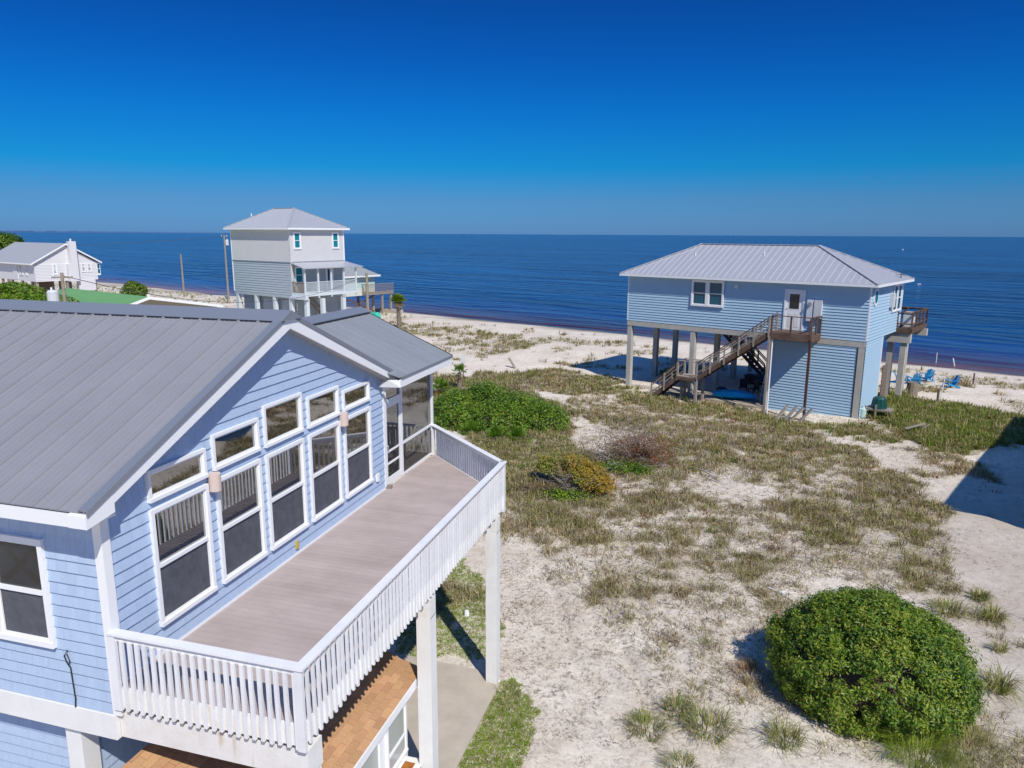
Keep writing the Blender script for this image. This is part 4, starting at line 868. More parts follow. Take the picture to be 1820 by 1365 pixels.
q = MB(); lap_wall(q, (-10.1, .8, 0), (1, 0, 0), 3.0, 0, 4.3, (0, -1, 0), lap=.25, proud=.04); q.build('ground_siding', M['sideC'], C, kind='stuff')
boxo('garage_door', (-6.4, .74, 0), (-3.7, .79, 4.0), M['sideC'], C); boxo('garage_door', (-3.0, .74, 0), (-.7, .79, 4.0), M['sideC'], C)
boxo('ground_wall', (-.61, 1.0, 0), (-.5, 7.2, 4.3), M['sideC'], C)
# covered balcony on the right
boxo('balcony_floor', (.02, -.1, 4.6), (2.3, 7.4, 4.95), M['trimC'], C); boxo('balcony_beam', (-.1, -.25, 4.28), (2.5, .15, 4.6), M['trimC'], C); boxo('balcony_beam', (.1, 5.0, 4.28), (2.4, 5.4, 4.59), M['sideC'], C)
q = MB(); q.prism([(0, -.05, 8.15), (0, 7.5, 8.15), (2.65, 7.9, 7.62), (2.65, -.4, 7.62)], (0, 0, -.07)); q.build('balcony_roof', M['galv'], C)
q = MB(); 
for k in range(8): q.beam((0, .5+k*.9, 8.10), (2.6, .5+k*.92, 7.58), .06, .1)
q.build('balcony_rafters', M['trimC'], C)
for k in range(5): 
    y = .0+k*1.78; boxo('balcony_post', (2.12, y-.08, 4.4), (2.28, y+.08, 7.6), M['trimC'], C)
def pick(parent, a, b, h, m, name='balcony_rail', step=.14):
    q = MB(); a = Vector(a); b = Vector(b); Zv = Vector((0, 0, 1)); L = (b-a).length; q.beam(a+Zv*h, b+Zv*h, .12, .06); q.beam(a+Zv*.1, b+Zv*.1, .05, .07)
    n = int(L/step)
    for k in range(n): p = a+(b-a)*(k+.5)/n; q.beam(p+Zv*.1, p+Zv*h, .05, .04)
    q.build(name, m, parent)
pick(C, (2.2, 0, 4.95), (2.2, 7.2, 4.95), 1.15, M['trimC']); pick(C, (.05, -.02, 4.95), (2.2, -.02, 4.95), 1.15, M['woodlt'])
pick(C, (-11, 5, 4.9), (-12.3, 5, 4.9), 1.15, M['trimC']); boxo('rear_deck', (-12.4, 4.8, 4.4), (-CL, 8, 4.85), M['trimC'], C); boxo('rear_deck_post', (-12.35, 4.9, 0), (-12.15, 5.1, 7.5), M['trimC'], C)
q = MB(); q.prism([(-CL, 4.5, 7.9), (-CL, 8, 7.9), (-12.8, 8, 7.5), (-12.8, 4.5, 7.5)], (0, 0, -.1)); q.build('rear_deck_roof', M['darkgap'], C)
q = MB(); q.tube([(-9.85, 2.2, 13.0), (-9.85, 2.2, 13.5)], .07, 8); q.build('roof_vent', M['white'], C)
for y in (1.0, 1.8): beamo('stair_stringer', (.6, y, 4.4), (.9, y+4.5, .2), .08, .3, M['woodlt'], C)
q = MB()
for k in range(14): q.box((.3, 1.2+k*.33, 4.2-k*.31), (1.2, 1.45+k*.33, 4.25-k*.31))
q.build('stair_treads', M['woodlt'], C)

# small aqua house on stilts beyond it
Fh = thing('stilt_cottage', 'small aqua cottage on braced wooden stilts behind the tall grey house', 'cottage', (-50.9, 91.4, 0), TC)
boxo('wall', (-7, 0, 2.6), (0, 6, 5.3), M['aqua'], Fh); boxo('wall_skirt', (-7.02, -.03, 2.6), (.03, 6.02, 3.6), mat('pale_cream_siding', (.62, .64, .55), .6), Fh)
q = MB(); q.prism([(-7.6, -.6, 5.3), (.6, -.6, 5.3), (.6, 6.6, 5.3), (-7.6, 6.6, 5.3)], (0, 0, .12)); q.add([(-7.6, -.6, 5.42), (.6, -.6, 5.42), (.6, 6.6, 5.42), (-7.6, 6.6, 5.42), (-5, 3, 7.4), (-2.5, 3, 7.4)], [(0, 1, 5, 4), (1, 2, 5), (2, 3, 4, 5), (3, 0, 4)]); q.build('roof', M['greyshingle'], Fh)
for a, b in (((-7.62, -.64, 5.22), (.62, -.6, 5.44)), ((.6, -.6, 5.22), (.64, 6.6, 5.44))): boxo('fascia', a, b, M['trimwhite'], Fh)
boxo('corner_trim', (-.1, -.05, 2.6), (.05, .1, 5.3), M['trimwhite'], Fh)
for x in (-6.8, -3.4, -.2):
    for y in (.2, 5.8): boxo('stilt', (x-.13, y-.13, -1), (x+.13, y+.13, 2.6), M['woodlt'], Fh)
for (x0, x1) in ((-6.8, -3.4), (-3.4, -.2)): beamo('cross_brace', (x0, .1, .2), (x1, .1, 2.5), .06, .2, M['woodlt'], Fh); beamo('cross_brace', (x0, .0, 2.5), (x1, .0, .2), .06, .2, M['woodlt'], Fh)
for (a, b) in (((-.1, .2, .2), (-.1, 5.8, 2.5)), ((-.1, .2, 2.5), (-.1, 5.8, .2))): beamo('cross_brace', a, b, .06, .2, M['wood'], Fh)
boxo('sea_deck', (0.05, 3.5, 2.7), (1.3, 8.5, 3.0), M['woodlt'], Fh); pick(Fh, (1.3, 3.5, 3.0), (1.3, 8.5, 3.0), 1.2, M['woodlt'], 'deck_rail', .2); pick(Fh, (0, 3.5, 3.0), (1.3, 3.5, 3.0), 1.2, M['woodlt'], 'deck_rail', .2)
boxo('stilt', (.9, 8.0, -1.5), (1.15, 8.25, 2.7), M['woodlt'], Fh); boxo('stilt', (.9, 6.3, -1), (1.15, 6.55, 2.7), M['woodlt'], Fh)

# white house far left
D = thing('white_gable_house', 'pale white gabled house with tall chimney and bay windows, at the far left', 'house', (-89.97, 78.21, 0), TC)
boxo('wall', (-16, 0, 4.6), (0, 8.1, 7.0), M['sideD'], D)
q = MB(); q.prism([(0, 0, 7.0), (0, 8.1, 7.0), (0, 4.2, 9.45)], (-.2, 0, 0)); q.build('gable_wall', M['sideD'], D)
q = MB(); lap_wall(q, (0, 0, 0), (0, 1, 0), 8.1, 4.6, 7.0, (1, 0, 0), lap=.2); q.build('lap_siding', M['sideD'], D, kind='stuff')
for sg, y in ((1, -.5), (-1, 8.7)):
    q = MB(); q.prism([(.35, y, 6.95), (-17, y, 6.95), (-17, 4.15, 9.6), (.35, 4.15, 9.6)], (0, 0, .12)); q.build('roof_slope', mat('grey_roof', (.36, .37, .39), .6), D)
    q = MB(); q.prism([(.38, y, 6.85), (.38, 4.15, 9.5), (.38, 4.15, 9.72), (.38, y, 7.07)], (-.025, 0, 0)); q.build('rake_board', M['trimwhite'], D)
boxo('eave_fascia', (-17, -.54, 6.86), (.35, -.5, 7.06), M['trimwhite'], D)
ch = MB(); ch.box((.02, 4.35, 4.5), (.75, 5.3, 10.0)); ch.box((.02, 4.0, 4.5), (.7, 4.35, 6.9)); ch.tube([(.35, 4.8, 10), (.35, 4.8, 10.35)], .12, 8); ch.build('chimney', M['sideD'], D)
boxo('bay', (-.5, 5.35, 3.1), (.25, 7.6, 4.65), M['sideD'], D)
window(D, (0, 2.2, 5.45), (0, 1, 0), (1, 0, 0), .62, 1.5, M['glassC'], .14, deep=.08)
for y in (5.95, 6.75): window(D, (0, y, 5.7), (0, 1, 0), (1, 0, 0), .6, 1.2, M['glass'], .1, deep=.08)
bw_ = boxo('bay_window', (-.6, 8.1, 5.2), (.02, 8.55, 6.95), M['trimwhite'], D); [boxo('pane', (.021, 8.18, a_), (.03, 8.47, a_+.62), M['glassB'], bw_) for a_ in (5.45, 6.15)]
window(D, (-4.9, 0, 5.4), (1, 0, 0), (0, -1, 0), 1.0, 1.5, M['glass'], .1, deep=.08); window(D, (-2.9, 0, 5.4), (1, 0, 0), (0, -1, 0), .5, 1.2, M['glass'], .1, deep=.08)
boxo('shutter', (-7.2, -.1, 4.7), (-5.6, -.01, 6.9), M['sideD'], D)
for x in (-15.5, -12, -8.5, -5, -.3):
    for y in (.2, 4, 7.8): boxo('stilt', (x-.15, y-.15, -.2), (x+.15, y+.15, 4.6), M['woodlt'], D)
for x0 in (-12, -8.5, -5): beamo('cross_brace', (x0, .1, 2.2), (x0+3.4, .1, 4.4), .06, .18, M['woodlt'], D); beamo('cross_brace', (x0, .05, 4.4), (x0+3.4, .05, 2.2), .06, .18, M['woodlt'], D)
boxo('under_wall', (-6, 2, 0), (-.5, 2.2, 4.5), M['wood'], D)

# low building with the green roof
E_ = thing('green_roofed_building', 'low beige building with a long bright green metal roof behind the near house', 'building', (-56.84, 61.95, 0), TC)
sl_ = (4.75-3.8)/1.67
q = MB(); q.prism([(.3, 0, 4.75), (-19, 0, 4.75), (-19, -6, 4.75-6*.30), (.3, -6, 4.75-6*.30)], (0, 0, .08)); q.build('roof_slope', M['green_roof'], E_)
q = MB(); q.prism([(.3, 0, 4.75), (-19, 0, 4.75), (-19, 8.2, 3.3), (.3, 8.2, 3.3)], (0, 0, .08)); q.build('roof_slope', M['green_roof'], E_)
q = MB(); q.prism([(.33, 0, 4.84), (.33, 8.2, 3.39), (.33, 8.2, 3.1), (.33, 0, 4.55)], (-.03, 0, 0)); q.build('rake_board', M['trimwhite'], E_)
q = MB(); q.prism([(.33, 0, 4.84), (.33, -6, 4.84-1.8), (.33, -6, 2.75), (.33, 0, 4.55)], (-.03, 0, 0)); q.build('rake_board', M['trimwhite'], E_)
q = MB(); q.prism([(-.4, -5.6, 0), (-.4, 7.9, 0), (-.4, 7.9, 3.3), (-.4, 0, 4.7), (-.4, -5.6, 3.0)], (-.2, 0, 0)); q.build('gable_wall', M['stucco'], E_)
boxo('wall', (-18.5, -5.6, 0), (-.61, -5.4, 2.9), M['stucco'], E_)
q = MB(); q.tube([(0, .1, 4.8), (0, .1, 5.05)], .2, 8); q.build('roof_vent', M['white'], E_)

# neighbour house beyond the right edge (throws the large shadow on the sand)
G = thing('neighbour_house', 'raised grey house beyond the right edge, seen only by its shadow on the sand', 'house', (15.2, 28.1, 0), TB)
hip_roof(G, -.5, 12.5, -.5, 19.5, 8.42, 5.0, 7.0, 9.5, 10.8, M['galv'], pitch=1.0, joined_all=True)
boxo('wall', (0, 0, 3.6), (12, 19, 8.3), M['sideC'], G)
for x in (.2, 6, 11.5):
    for y in (.2, 6, 12, 18.5): boxo('pier', (x, y, -.3), (x+.35, y+.35, 3.6), M['pier'], G)
boxo('ground_wall', (.6, .5, 0), (11.5, 18.4, 3.6), M['sideC'], G)
for y in (3, 8, 13): window(G, (0, y, 5), (0, 1, 0), (-1, 0, 0), 1.2, 1.8, M['glassB'], .1, deep=.06)

# ================================================================== VEGETATION
GM = ['gtan', 'golive', 'ggreen', 'gbrown', 'ggrey', 'glawn', 'grust']
def blades(P, L, lean, width, az_, mi, name, **kw):
    """P Nx3 roots, L lengths, lean (0 upright..1 flat), az_ heading of the lean, mi material index"""
    n = len(P); d = np.stack([np.cos(az_), np.sin(az_), np.zeros(n)], -1); side = np.stack([-d[:, 1], d[:, 0], np.zeros(n)], -1)
    zz = np.array([0, 0, 1.]); w = width[:, None]
    m = P+d*(L*lean*.35)[:, None]+zz*(L*(1-lean*.35)*.58)[:, None]
    t = P+d*(L*(lean*.95+.05))[:, None]+zz*(L*np.clip(1-lean*.9, .05, 1)*.92)[:, None]
    V = np.stack([P-side*w, P+side*w, m+side*w*.8, m-side*w*.8, t], 1).reshape(-1, 3)
    b = np.arange(n)[:, None]*5
    Fq = np.concatenate([b+np.array([[0, 1, 2]]), b+np.array([[0, 2, 3]]), b+np.array([[3, 2, 4]])], 1).reshape(-1, 3)
    return V, Fq, np.repeat(mi, 3)
def clumps(cx, cy, nb, hmin, hmax, spread, mi, lean=(.15, .8), wid=.006, fan=.6):
    n = len(cx); k = np.repeat(np.arange(n), nb); N = len(k)
    ang = RS.rand(N)*2*np.pi; r = np.sqrt(RS.rand(N))*np.broadcast_to(spread, (n,))[k]
    x = cx[k]+np.cos(ang)*r; y = cy[k]+np.sin(ang)*r
    P = np.stack([x, y, ground_z(x, y)-.01], -1)
    hs_ = (np.broadcast_to(hmin, (n,))+(np.broadcast_to(hmax, (n,))-np.broadcast_to(hmin, (n,)))*RS.rand(n))[k]*(.55+.6*RS.rand(N))
    le = lean[0]+(lean[1]-lean[0])*RS.rand(N)
    hd = ang+RS.randn(N)*fan
    dist = np.sqrt(x**2+y**2+100.)
    w = wid*(.6+.8*RS.rand(N))*np.clip(dist/24, .8, 4)
    return P, hs_, le, w, hd, mi[k] if hasattr(mi, '__len__') else np.full(N, mi)
def make_grass(name, parts, label=None, cat=None):
    V = []; Fq = []; mm = []; o = 0
    for p in parts:
        v, f, m = blades(p[0], p[1], p[2], p[3], p[4], p[5], name); V.append(v); Fq.append(f+o); mm.append(m); o += len(v)
    me = np_mesh(name, np.concatenate(V), np.concatenate(Fq), [M[g] for g in GM], np.concatenate(mm))
    ob = link(name, me, kind='stuff')
    if label: ob['label'] = label; ob['category'] = cat
    return ob
def house_mask(x, y):
    xl, yl = locB(x, y); inB = (xl > -BL-.2) & (xl < -.0) & (yl > -.4) & (yl < 7.8)
    inA = (x > -9) & (x < -4.9) & (y < 16.6) & (y > 5)
    c, s_ = math.cos(TC), math.sin(TC); dx, dy = x+45.13, y-70.12; xc, yc = dx*c+dy*s_, -dx*s_+dy*c; inC = (xc > -11.2) & (xc < .2) & (yc > -.2) & (yc < 7.6)
    return ~(inB | inA | inC)
def scatter(n, x0, x1, y0, y1):
    x = RS.uniform(x0, x1, n); y = RS.uniform(y0, y1, n); d, g, l_ = veg(x, y); keep = house_mask(x, y)
    return x, y, d*keep, g*keep, l_*keep
parts = []
for (n, x0, x1, y0, y1, nb, sc) in ((46000, -11, 11, 15, 32, 7, 1.0), (46000, -16, 13, 30, 46, 8, 1.0), (42000, -26, 20, 44, 64, 7, 1.05), (36000, -48, 30, 62, 88, 6, 1.15), (26000, -140, -40, 50, 125, 5, 1.5)):
    x, y, d, g, l_ = scatter(n, x0, x1, y0, y1)
    r = RS.rand(n); tall = .6+.8*fbm(x/3., y/3., 88, 2)
    k = r < d*.60
    mi = RS.choice([0, 1, 3, 4, 6], size=k.sum(), p=[.30, .32, .12, .23, .03])
    gsel = RS.rand(k.sum()) < g[k]*.45; mi = np.where(gsel, RS.choice([1, 2], size=k.sum(), p=[.4, .6]), mi)
    parts.append(clumps(x[k], y[k], nb, .16*sc*tall[k], .62*sc*tall[k], .17*sc, mi, wid=.008, lean=(.3, 1.1)))
    k = (r > .5) & (RS.rand(n) < g*.5)
    mi = RS.choice([1, 2, 0], size=k.sum(), p=[.3, .6, .1])
    parts.append(clumps(x[k], y[k], nb+1, .25*sc*tall[k], .55*sc*tall[k], .13*sc, mi, lean=(.15, .85), wid=.009))
make_grass('dune_grass', parts, 'dry tan and green dune grass growing in patches over the white sand', 'grass')
# taller soft grass beside the blue house
parts = []
def tallgrass(poly, n, h0, h1, p):
    xs = [q[0] for q in poly]; ys = [q[1] for q in poly]; x = RS.uniform(min(xs)-1, max(xs)+1, n); y = RS.uniform(min(ys)-1, max(ys)+1, n)
    wx = x+(fbm(x/2., y/2., 91, 3)-.5)*3; wy = y+(fbm(x/2., y/2., 92, 3)-.5)*3
    k = inpoly(wx, wy, poly) & house_mask(x, y); mi = RS.choice([2, 1, 0, 5], size=k.sum(), p=p)
    parts.append(clumps(x[k], y[k], 11, h0, h1, .16, mi, lean=(.1, .9), wid=.009))
tallgrass(Z['greenB'], 5200, .45, .85, [.55, .28, .09, .08]); tallgrass(Z['stripB'], 2600, .3, .6, [.4, .3, .3, 0]); tallgrass(Z['shadowR'], 900, .4, .7, [.6, .3, .1, 0])
make_grass('tall_grass', parts, 'long soft green grass along the foot of the raised blue house', 'grass')
parts = []
for poly, n in ((Z['lawn'], 12000), (Z['lawn2'], 14000)):
    xs = [q[0] for q in poly]; ys = [q[1] for q in poly]; x = RS.uniform(min(xs)-.4, max(xs)+.4, n); y = RS.uniform(min(ys)-.4, max(ys)+.4, n)
    wx = x+(fbm(x/.8, y/.8, 91, 3)-.5)*1.1; wy = y+(fbm(x/.8, y/.8, 92, 3)-.5)*1.1
    k = inpoly(wx, wy, poly) & ~((x < -4.93) & (y < 16.6)); kk = RS.rand(k.sum()) < .85
    mi = RS.choice([5, 2, 1, 0], size=k.sum(), p=[.68, .15, .1, .07])
    parts.append(clumps(x[k], y[k], 7, .04, .10, .05, mi, lean=(.1, .9), wid=.006))
make_grass('lawn_grass', parts, 'short bright green lawn grass beside the concrete slab', 'grass')
# small dead sprigs lying on the sand
parts = []
x = RS.uniform(-12, 14, 62000); y = RS.uniform(13, 50, 62000); d, g, l_ = veg(x, y)
k = (RS.rand(len(x)) < l_*(.35+.65*np.clip((fbm(x/1.2, y/1.2, 61, 3)-.4)*5, 0, 1))*.75) & house_mask(x, y)
dk = np.clip(d[k], 0, 1); parts.append(clumps(x[k], y[k], 5, .05+.06*dk, .14+.2*dk, .12, RS.choice([3, 4, 0, 1], size=k.sum(), p=[.55, .25, .08, .12]), lean=(.75, 1.0), wid=.005, fan=3))
make_grass('dead_sprigs', parts, 'small dead brown sprigs and runners strewn over the sand', 'plant litter')

def tuft(label, x, y, nb, h0, h1, spread, mats, p, lean=(.2, .95), group=None, name='grass_tuft', cat='grass tuft', wid=.0055):
    pts = clumps(np.array([x]), np.array([y]), nb, h0, h1, spread, 0, lean=lean, wid=wid, fan=.5)
    mi = RS.choice(len(mats), size=nb, p=p); v, f, m = blades(pts[0], pts[1], pts[2], pts[3], pts[4], mi, name)
    z = gz(x, y); v = v-np.array([x, y, z]); me = np_mesh(name, v, f, [M[g] for g in mats], m)
    ob = link(name, me, loc=(x, y, z)); tag(ob, label, cat, group); return ob
G1 = ('ggreen', 'golive', 'gtan'); P1 = [.55, .3, .15]; GR = 'green grass tufts around the round shrub'
for (lb, x, y, nb, h0, h1, sp) in (
    ('green arching grass tuft on bare sand right of the round shrub', 7.32, 19.5, 130, .5, .8, .16),
    ('green grass tuft at the right edge above the round shrub', 8.38, 23.45, 120, .45, .75, .18),
    ('dark green grass tuft on bare sand, uppermost above the round shrub', 8.45, 24.9, 110, .4, .6, .16),
    ('wide low grass tuft just behind the round shrub on the sand', 7.2, 23.6, 160, .4, .7, .34),
    ('small grass tuft close behind the right side of the round shrub', 6.6, 21.9, 120, .4, .6, .25),
    ('small grass tuft in open sand at the right frame edge', 8.0, 21.6, 50, .3, .5, .1),
    ('broad green grass tuft in open sand near the bottom, left of the shrub shadow', .25, 15.9, 230, .3, .55, .38),
    ('green grass tuft near the bottom edge, leftmost of the open sand', -1.15, 15.5, 190, .3, .5, .32),
    ('grass tuft between two broad tufts near the bottom edge', -.5, 16.3, 120, .25, .45, .22),
    ('green tuft below the round shrub shadow at the bottom edge', 1.95, 15.9, 150, .3, .6, .25),
    ('low grass tuft cut by the bottom edge in middle sand', -.3, 14.4, 120, .3, .5, .25)):
    tuft(lb, x, y, int(nb*1.5), h0*1.35, h1*1.4, sp*1.35, G1, P1, group=GR, wid=.0085, lean=(.25, 1.05))
tuft('bright green long grass mound at the foot of the round shrub', 4.75, 16.15, 800, .7, 1.2, .6, ('glawn', 'ggreen', 'golive'), [.5, .4, .1], group=GR)
tuft('olive grass mound right of the bright one at the shrub foot', 5.85, 16.7, 600, .5, 1.0, .65, G1, [.35, .4, .25], group=GR)
tuft('rusty brown dry stalks beside the shadow of the round shrub', 1.25, 18.3, 420, .2, .45, .5, ('grust', 'gbrown', 'gtan'), [.4, .3, .3], name='dry_stalks', cat='dry stalks')

# ---- leafy shrubs
def shifted(f, dx, dy=0):
    def g_(n, rs): P, N_ = f(n, rs); return P+np.array([dx, dy, 0]), N_
    return g_
def leaves(name, parent, n, posf, size, mats, p, seed, upbias=.6, loc=(0, 0, 0)):
    rs = np.random.RandomState(seed); P, Nn = posf(n, rs); n = len(P)
    Nn = Nn+rs.randn(n, 3)*.75+np.array([0, 0, upbias]); Nn /= np.linalg.norm(Nn, axis=1)[:, None]
    a = np.cross(Nn, rs.randn(n, 3)); a /= np.linalg.norm(a, axis=1)[:, None]; b = np.cross(Nn, a)
    s_ = size*(.6+.8*rs.rand(n))[:, None]
    V = np.stack([P-a*s_, P+b*s_*.42-Nn*s_*.12, P+a*s_, P-b*s_*.42-Nn*s_*.12], 1).reshape(-1, 3)
    Fq = (np.arange(n)[:, None]*4+np.array([[0, 1, 2, 3]]))
    T = np.concatenate([Fq[:, [0, 1, 2]], Fq[:, [0, 2, 3]]], 1).reshape(-1, 3)
    # colour patches follow leaf clusters
    u = rs.rand(n)*.6+.4*vnoise(P[:, 0]*3+50, P[:, 1]*3+P[:, 2]*2+50, seed); cp = np.cumsum(p); u = (u-u.min())/(u.max()-u.min())
    q = np.argsort(np.argsort(u))/n; mi = np.searchsorted(cp/cp[-1], q)
    return link(name, np_mesh(name, V, T, [M[g] for g in mats], np.repeat(np.clip(mi, 0, len(mats)-1), 2)), parent)
def blob_pos(rad, lump=.12, freq=2.2, gaps=.33, thick=.22, zmin=.02, seed=0, centers=None):
    rx, ry, rz, cz = rad
    def f(n, rs):
        u = rs.randn(n*2, 3); u /= np.linalg.norm(u, axis=1)[:, None]; u[:, 2] = np.where(u[:, 2] < -.45, -u[:, 2], u[:, 2])
        nz = fbm(u[:, 0]*freq+u[:, 2]*1.7+20, u[:, 1]*freq-u[:, 2]*1.3+20, seed, 3); nz2 = fbm(u[:, 0]*freq*3+u[:, 2]*4+40, u[:, 1]*freq*3+40-u[:, 2]*3, seed+3, 3)
        depth = rs.rand(n*2)**1.8*thick
        r = 1+lump*(nz-.5)*2+.07*(nz2-.5)*2-depth-np.where(nz2 < gaps, .16, 0)
        P = u*r[:, None]*np.array([rx, ry, rz]); P[:, 2] += cz
        k = P[:, 2] > zmin; P, u = P[k][:n], u[k][:n]; Nn = u/np.array([rx, ry, rz]); Nn /= np.linalg.norm(Nn, axis=1)[:, None]
        return P, Nn
    return f
def cluster_pos(rad, nc=800, sig=.1, lump=.1, freq=1.7, zmin=.03, seed=0, rin=.86):
    rx, ry, rz, cz = rad; R3 = np.array([rx, ry, rz])
    def f(n, rs):
        u = rs.randn(nc*2, 3); u /= np.linalg.norm(u, axis=1)[:, None]; u[:, 2] = np.where(u[:, 2] < -.5, -u[:, 2], u[:, 2]); u = u[:nc]
        nz = fbm(u[:, 0]*freq+u[:, 2]*1.3+20, u[:, 1]*freq-u[:, 2]+20, seed, 3); r = (rin+(1.03-rin)*rs.rand(nc)**.6)*(1+lump*(nz-.5)*2)
        Cc = u*r[:, None]*R3; k = rs.randint(0, nc, n*2); o_ = rs.randn(n*2, 3); on = np.linalg.norm(o_, axis=1)[:, None]; o_ = o_/on*np.minimum(on, 1.9)
        P = Cc[k]+o_*sig*(.7+.6*rs.rand(nc)[k])[:, None]; P[:, 2] += cz; Nn = u[k]/R3; Nn /= np.linalg.norm(Nn, axis=1)[:, None]; Nn = Nn*.8+o_*.5
        q = P[:, 2] > zmin; return P[q][:n], Nn[q][:n]
    return f
def twigs(B_, root, n, L, spread, rs, w=.012, kink=3, sub=2, flat=1.0):
    for i in range(n):
        a = rs.uniform(0, 6.28); el = rs.uniform(.25, 1.4); d = Vector((math.cos(a)*math.cos(el)*spread, math.sin(a)*math.cos(el)*spread, math.sin(el)*flat)).normalized(); p = Vector(root)+Vector((rs.uniform(-.3, .3), rs.uniform(-.3, .3), 0))*L*.3; pts = [p.copy()]; l = L*rs.uniform(.6, 1.1)
        for k in range(kink):
            d = (d+Vector((rs.gauss(0, .22), rs.gauss(0, .22), rs.gauss(0, .15)))).normalized(); p = p+d*l/kink; pts.append(p.copy())
            for s_ in range(sub):
                e = (d+Vector((rs.gauss(0, .6), rs.gauss(0, .6), rs.gauss(0, .4)))).normalized(); q = p+e*l*rs.uniform(.18, .4); B_.tube([p, q], [w*.45, w*.2], 3, cap=False)
                for s2 in range(2): e2 = (e+Vector((rs.gauss(0, .6), rs.gauss(0, .6), rs.gauss(0, .4)))).normalized(); m_ = p.lerp(q, .6); B_.tube([m_, m_+e2*l*.14], [w*.3, w*.15], 3, cap=False)
        B_.tube(pts, [w*(1-.7*i_/kink) for i_ in range(kink+1)], 3, cap=False)
def core(parent, rx, ry, rz, cz, m, name='dark_core', sc=.72):  # solid dark filler for inner twigs, stands in for shade in leaf gaps
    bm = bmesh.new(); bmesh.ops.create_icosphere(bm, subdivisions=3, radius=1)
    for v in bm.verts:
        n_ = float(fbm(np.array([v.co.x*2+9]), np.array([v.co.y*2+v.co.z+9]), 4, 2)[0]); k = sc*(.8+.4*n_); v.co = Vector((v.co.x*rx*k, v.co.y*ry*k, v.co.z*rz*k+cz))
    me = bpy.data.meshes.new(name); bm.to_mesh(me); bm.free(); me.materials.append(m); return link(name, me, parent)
x, y = 4.05, 18.45
t = thing('round_shrub', 'big dense rounded glossy green shrub on sand in the lower right corner', 'shrub', (x, y, gz(x, y)))
leaves('foliage', t, 110000, cluster_pos((2.27, 2.22, 1.62, .78), 900, .10, .14, 2.4, seed=2, rin=.86), .040, ['leafC', 'leafA', 'leafB'], [.12, .46, .42], 3)
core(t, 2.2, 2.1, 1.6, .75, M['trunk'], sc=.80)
x, y = -13.0, 41.7
t = thing('seaside_thicket', 'spreading bright green thicket beside the near house deck, behind the screened porch', 'shrub', (x, y, gz(x, y)))
for i_, (dx_, dy_, rx_, ry_, rz_, n_, sg_) in enumerate(((-2.6, .2, 1.9, 1.8, 1.3, 11000, .2), (-.9, .9, 1.9, 1.7, 1.75, 15000, .24), (1.2, .4, 1.8, 1.6, 1.35, 12000, .22), (2.9, -.2, 1.5, 1.4, 1.1, 7000, .2), (.4, -1.5, 2.0, 1.2, 1.1, 8000, .22), (-1.8, -1.6, 1.5, 1.1, .8, 5000, .2))):
    leaves('foliage', t, n_, shifted(cluster_pos((rx_, ry_, rz_, .3), 230, sg_, .3, 2.2, seed=12+i_, rin=.75), dx_, dy_), .07, ['leafC', 'leafA', 'leafP', 'leafB'], [.15, .33, .28, .24], 13+i_)
    core(t, rx_, ry_, rz_, .2, M['trunk'], sc=.66).location = (dx_, dy_, 0)
def fan(B_, base, d, stem, size, rs, nl=11, up=Vector((0, 0, 1))):
    base = Vector(base); d = Vector(d).normalized(); tip = base+d*stem; B_.tube([base, tip], [.012, .008], 3, mi=0, cap=False)
    side = d.cross(up); side = side.normalized() if side.length > .05 else Vector((1, 0, 0))
    for k in range(nl):
        a = (k/(nl-1)-.5)*3.6; e = (d*math.cos(a)+side*math.sin(a)).normalized(); e.z -= .12; L = size*(1-.25*abs(a)/1.8)*rs.uniform(.85, 1.1); w_ = e.cross(d.cross(side)).normalized()*size*.055
        m_ = tip+e*L*.6; B_.add([tip, m_-w_, m_+w_, tip+e*L+Vector((0, 0, -.1*L))], [(0, 1, 3), (0, 3, 2)], 0)
def palmetto(label, x, y, n, size, seed, stem=.5, z=0, trunk=None, name='palmetto', cat='palmetto', group='small palmettos', matn=('leafP', 'leafA'), deadm=None):
    rs = random.Random(seed); t = thing(name, label, cat, (x, y, gz(x, y)), group=group)
    for which in range(2):
        B_ = MB()
        for i in range(n//2):
            a = rs.uniform(0, 6.28); el = rs.uniform(.1, 1.45); fan(B_, (0, 0, z), (math.cos(a)*math.cos(el), math.sin(a)*math.cos(el), math.sin(el)), stem*rs.uniform(.6, 1.1), size*rs.uniform(.7, 1.1), rs)
        B_.build('fronds', M[matn[which]], t)
    if deadm:
        B_ = MB()
        for i in range(n//2):
            a = rs.uniform(0, 6.28); el = rs.uniform(-1.2, -.2); fan(B_, (0, 0, z), (math.cos(a)*math.cos(el), math.sin(a)*math.cos(el), math.sin(el)), stem*rs.uniform(.4, .9), size*.7, rs, 7)
        B_.build('dead_fronds', M[deadm], t)
    if trunk: one('trunk', lambda b: b.tube([(0, 0, -.2), (0, 0, z*.5), (0, 0, z+.05)], trunk, 9), M['bark'], t)
    return t
palmetto('palmetto with bright fan leaves in front of the thicket, nearest the deck corner', -10.7, 38.3, 26, .55, 1)
palmetto('palmetto at the front edge of the thicket, middle of three', -11.9, 38.2, 26, .55, 2)
palmetto('palmetto at the left front of the thicket beside the deck railing', -13.6, 38.8, 28, .6, 3)
palmetto('short cabbage palm with stubby trunk and yellowing fronds left of the thicket', -19.2, 48.0, 24, .6, 4, z=.5, trunk=[.22, .2, .18], deadm='leafO', cat='small palm', name='small_palm', group='small palms left of the thicket')
palmetto('short cabbage palm with slim dark trunk, taller of the two left of the thicket', -18.6, 50.3, 18, .5, 5, z=1.2, trunk=[.2, .17, .13], deadm='gbrown', cat='small palm', name='small_palm', group='small palms left of the thicket')
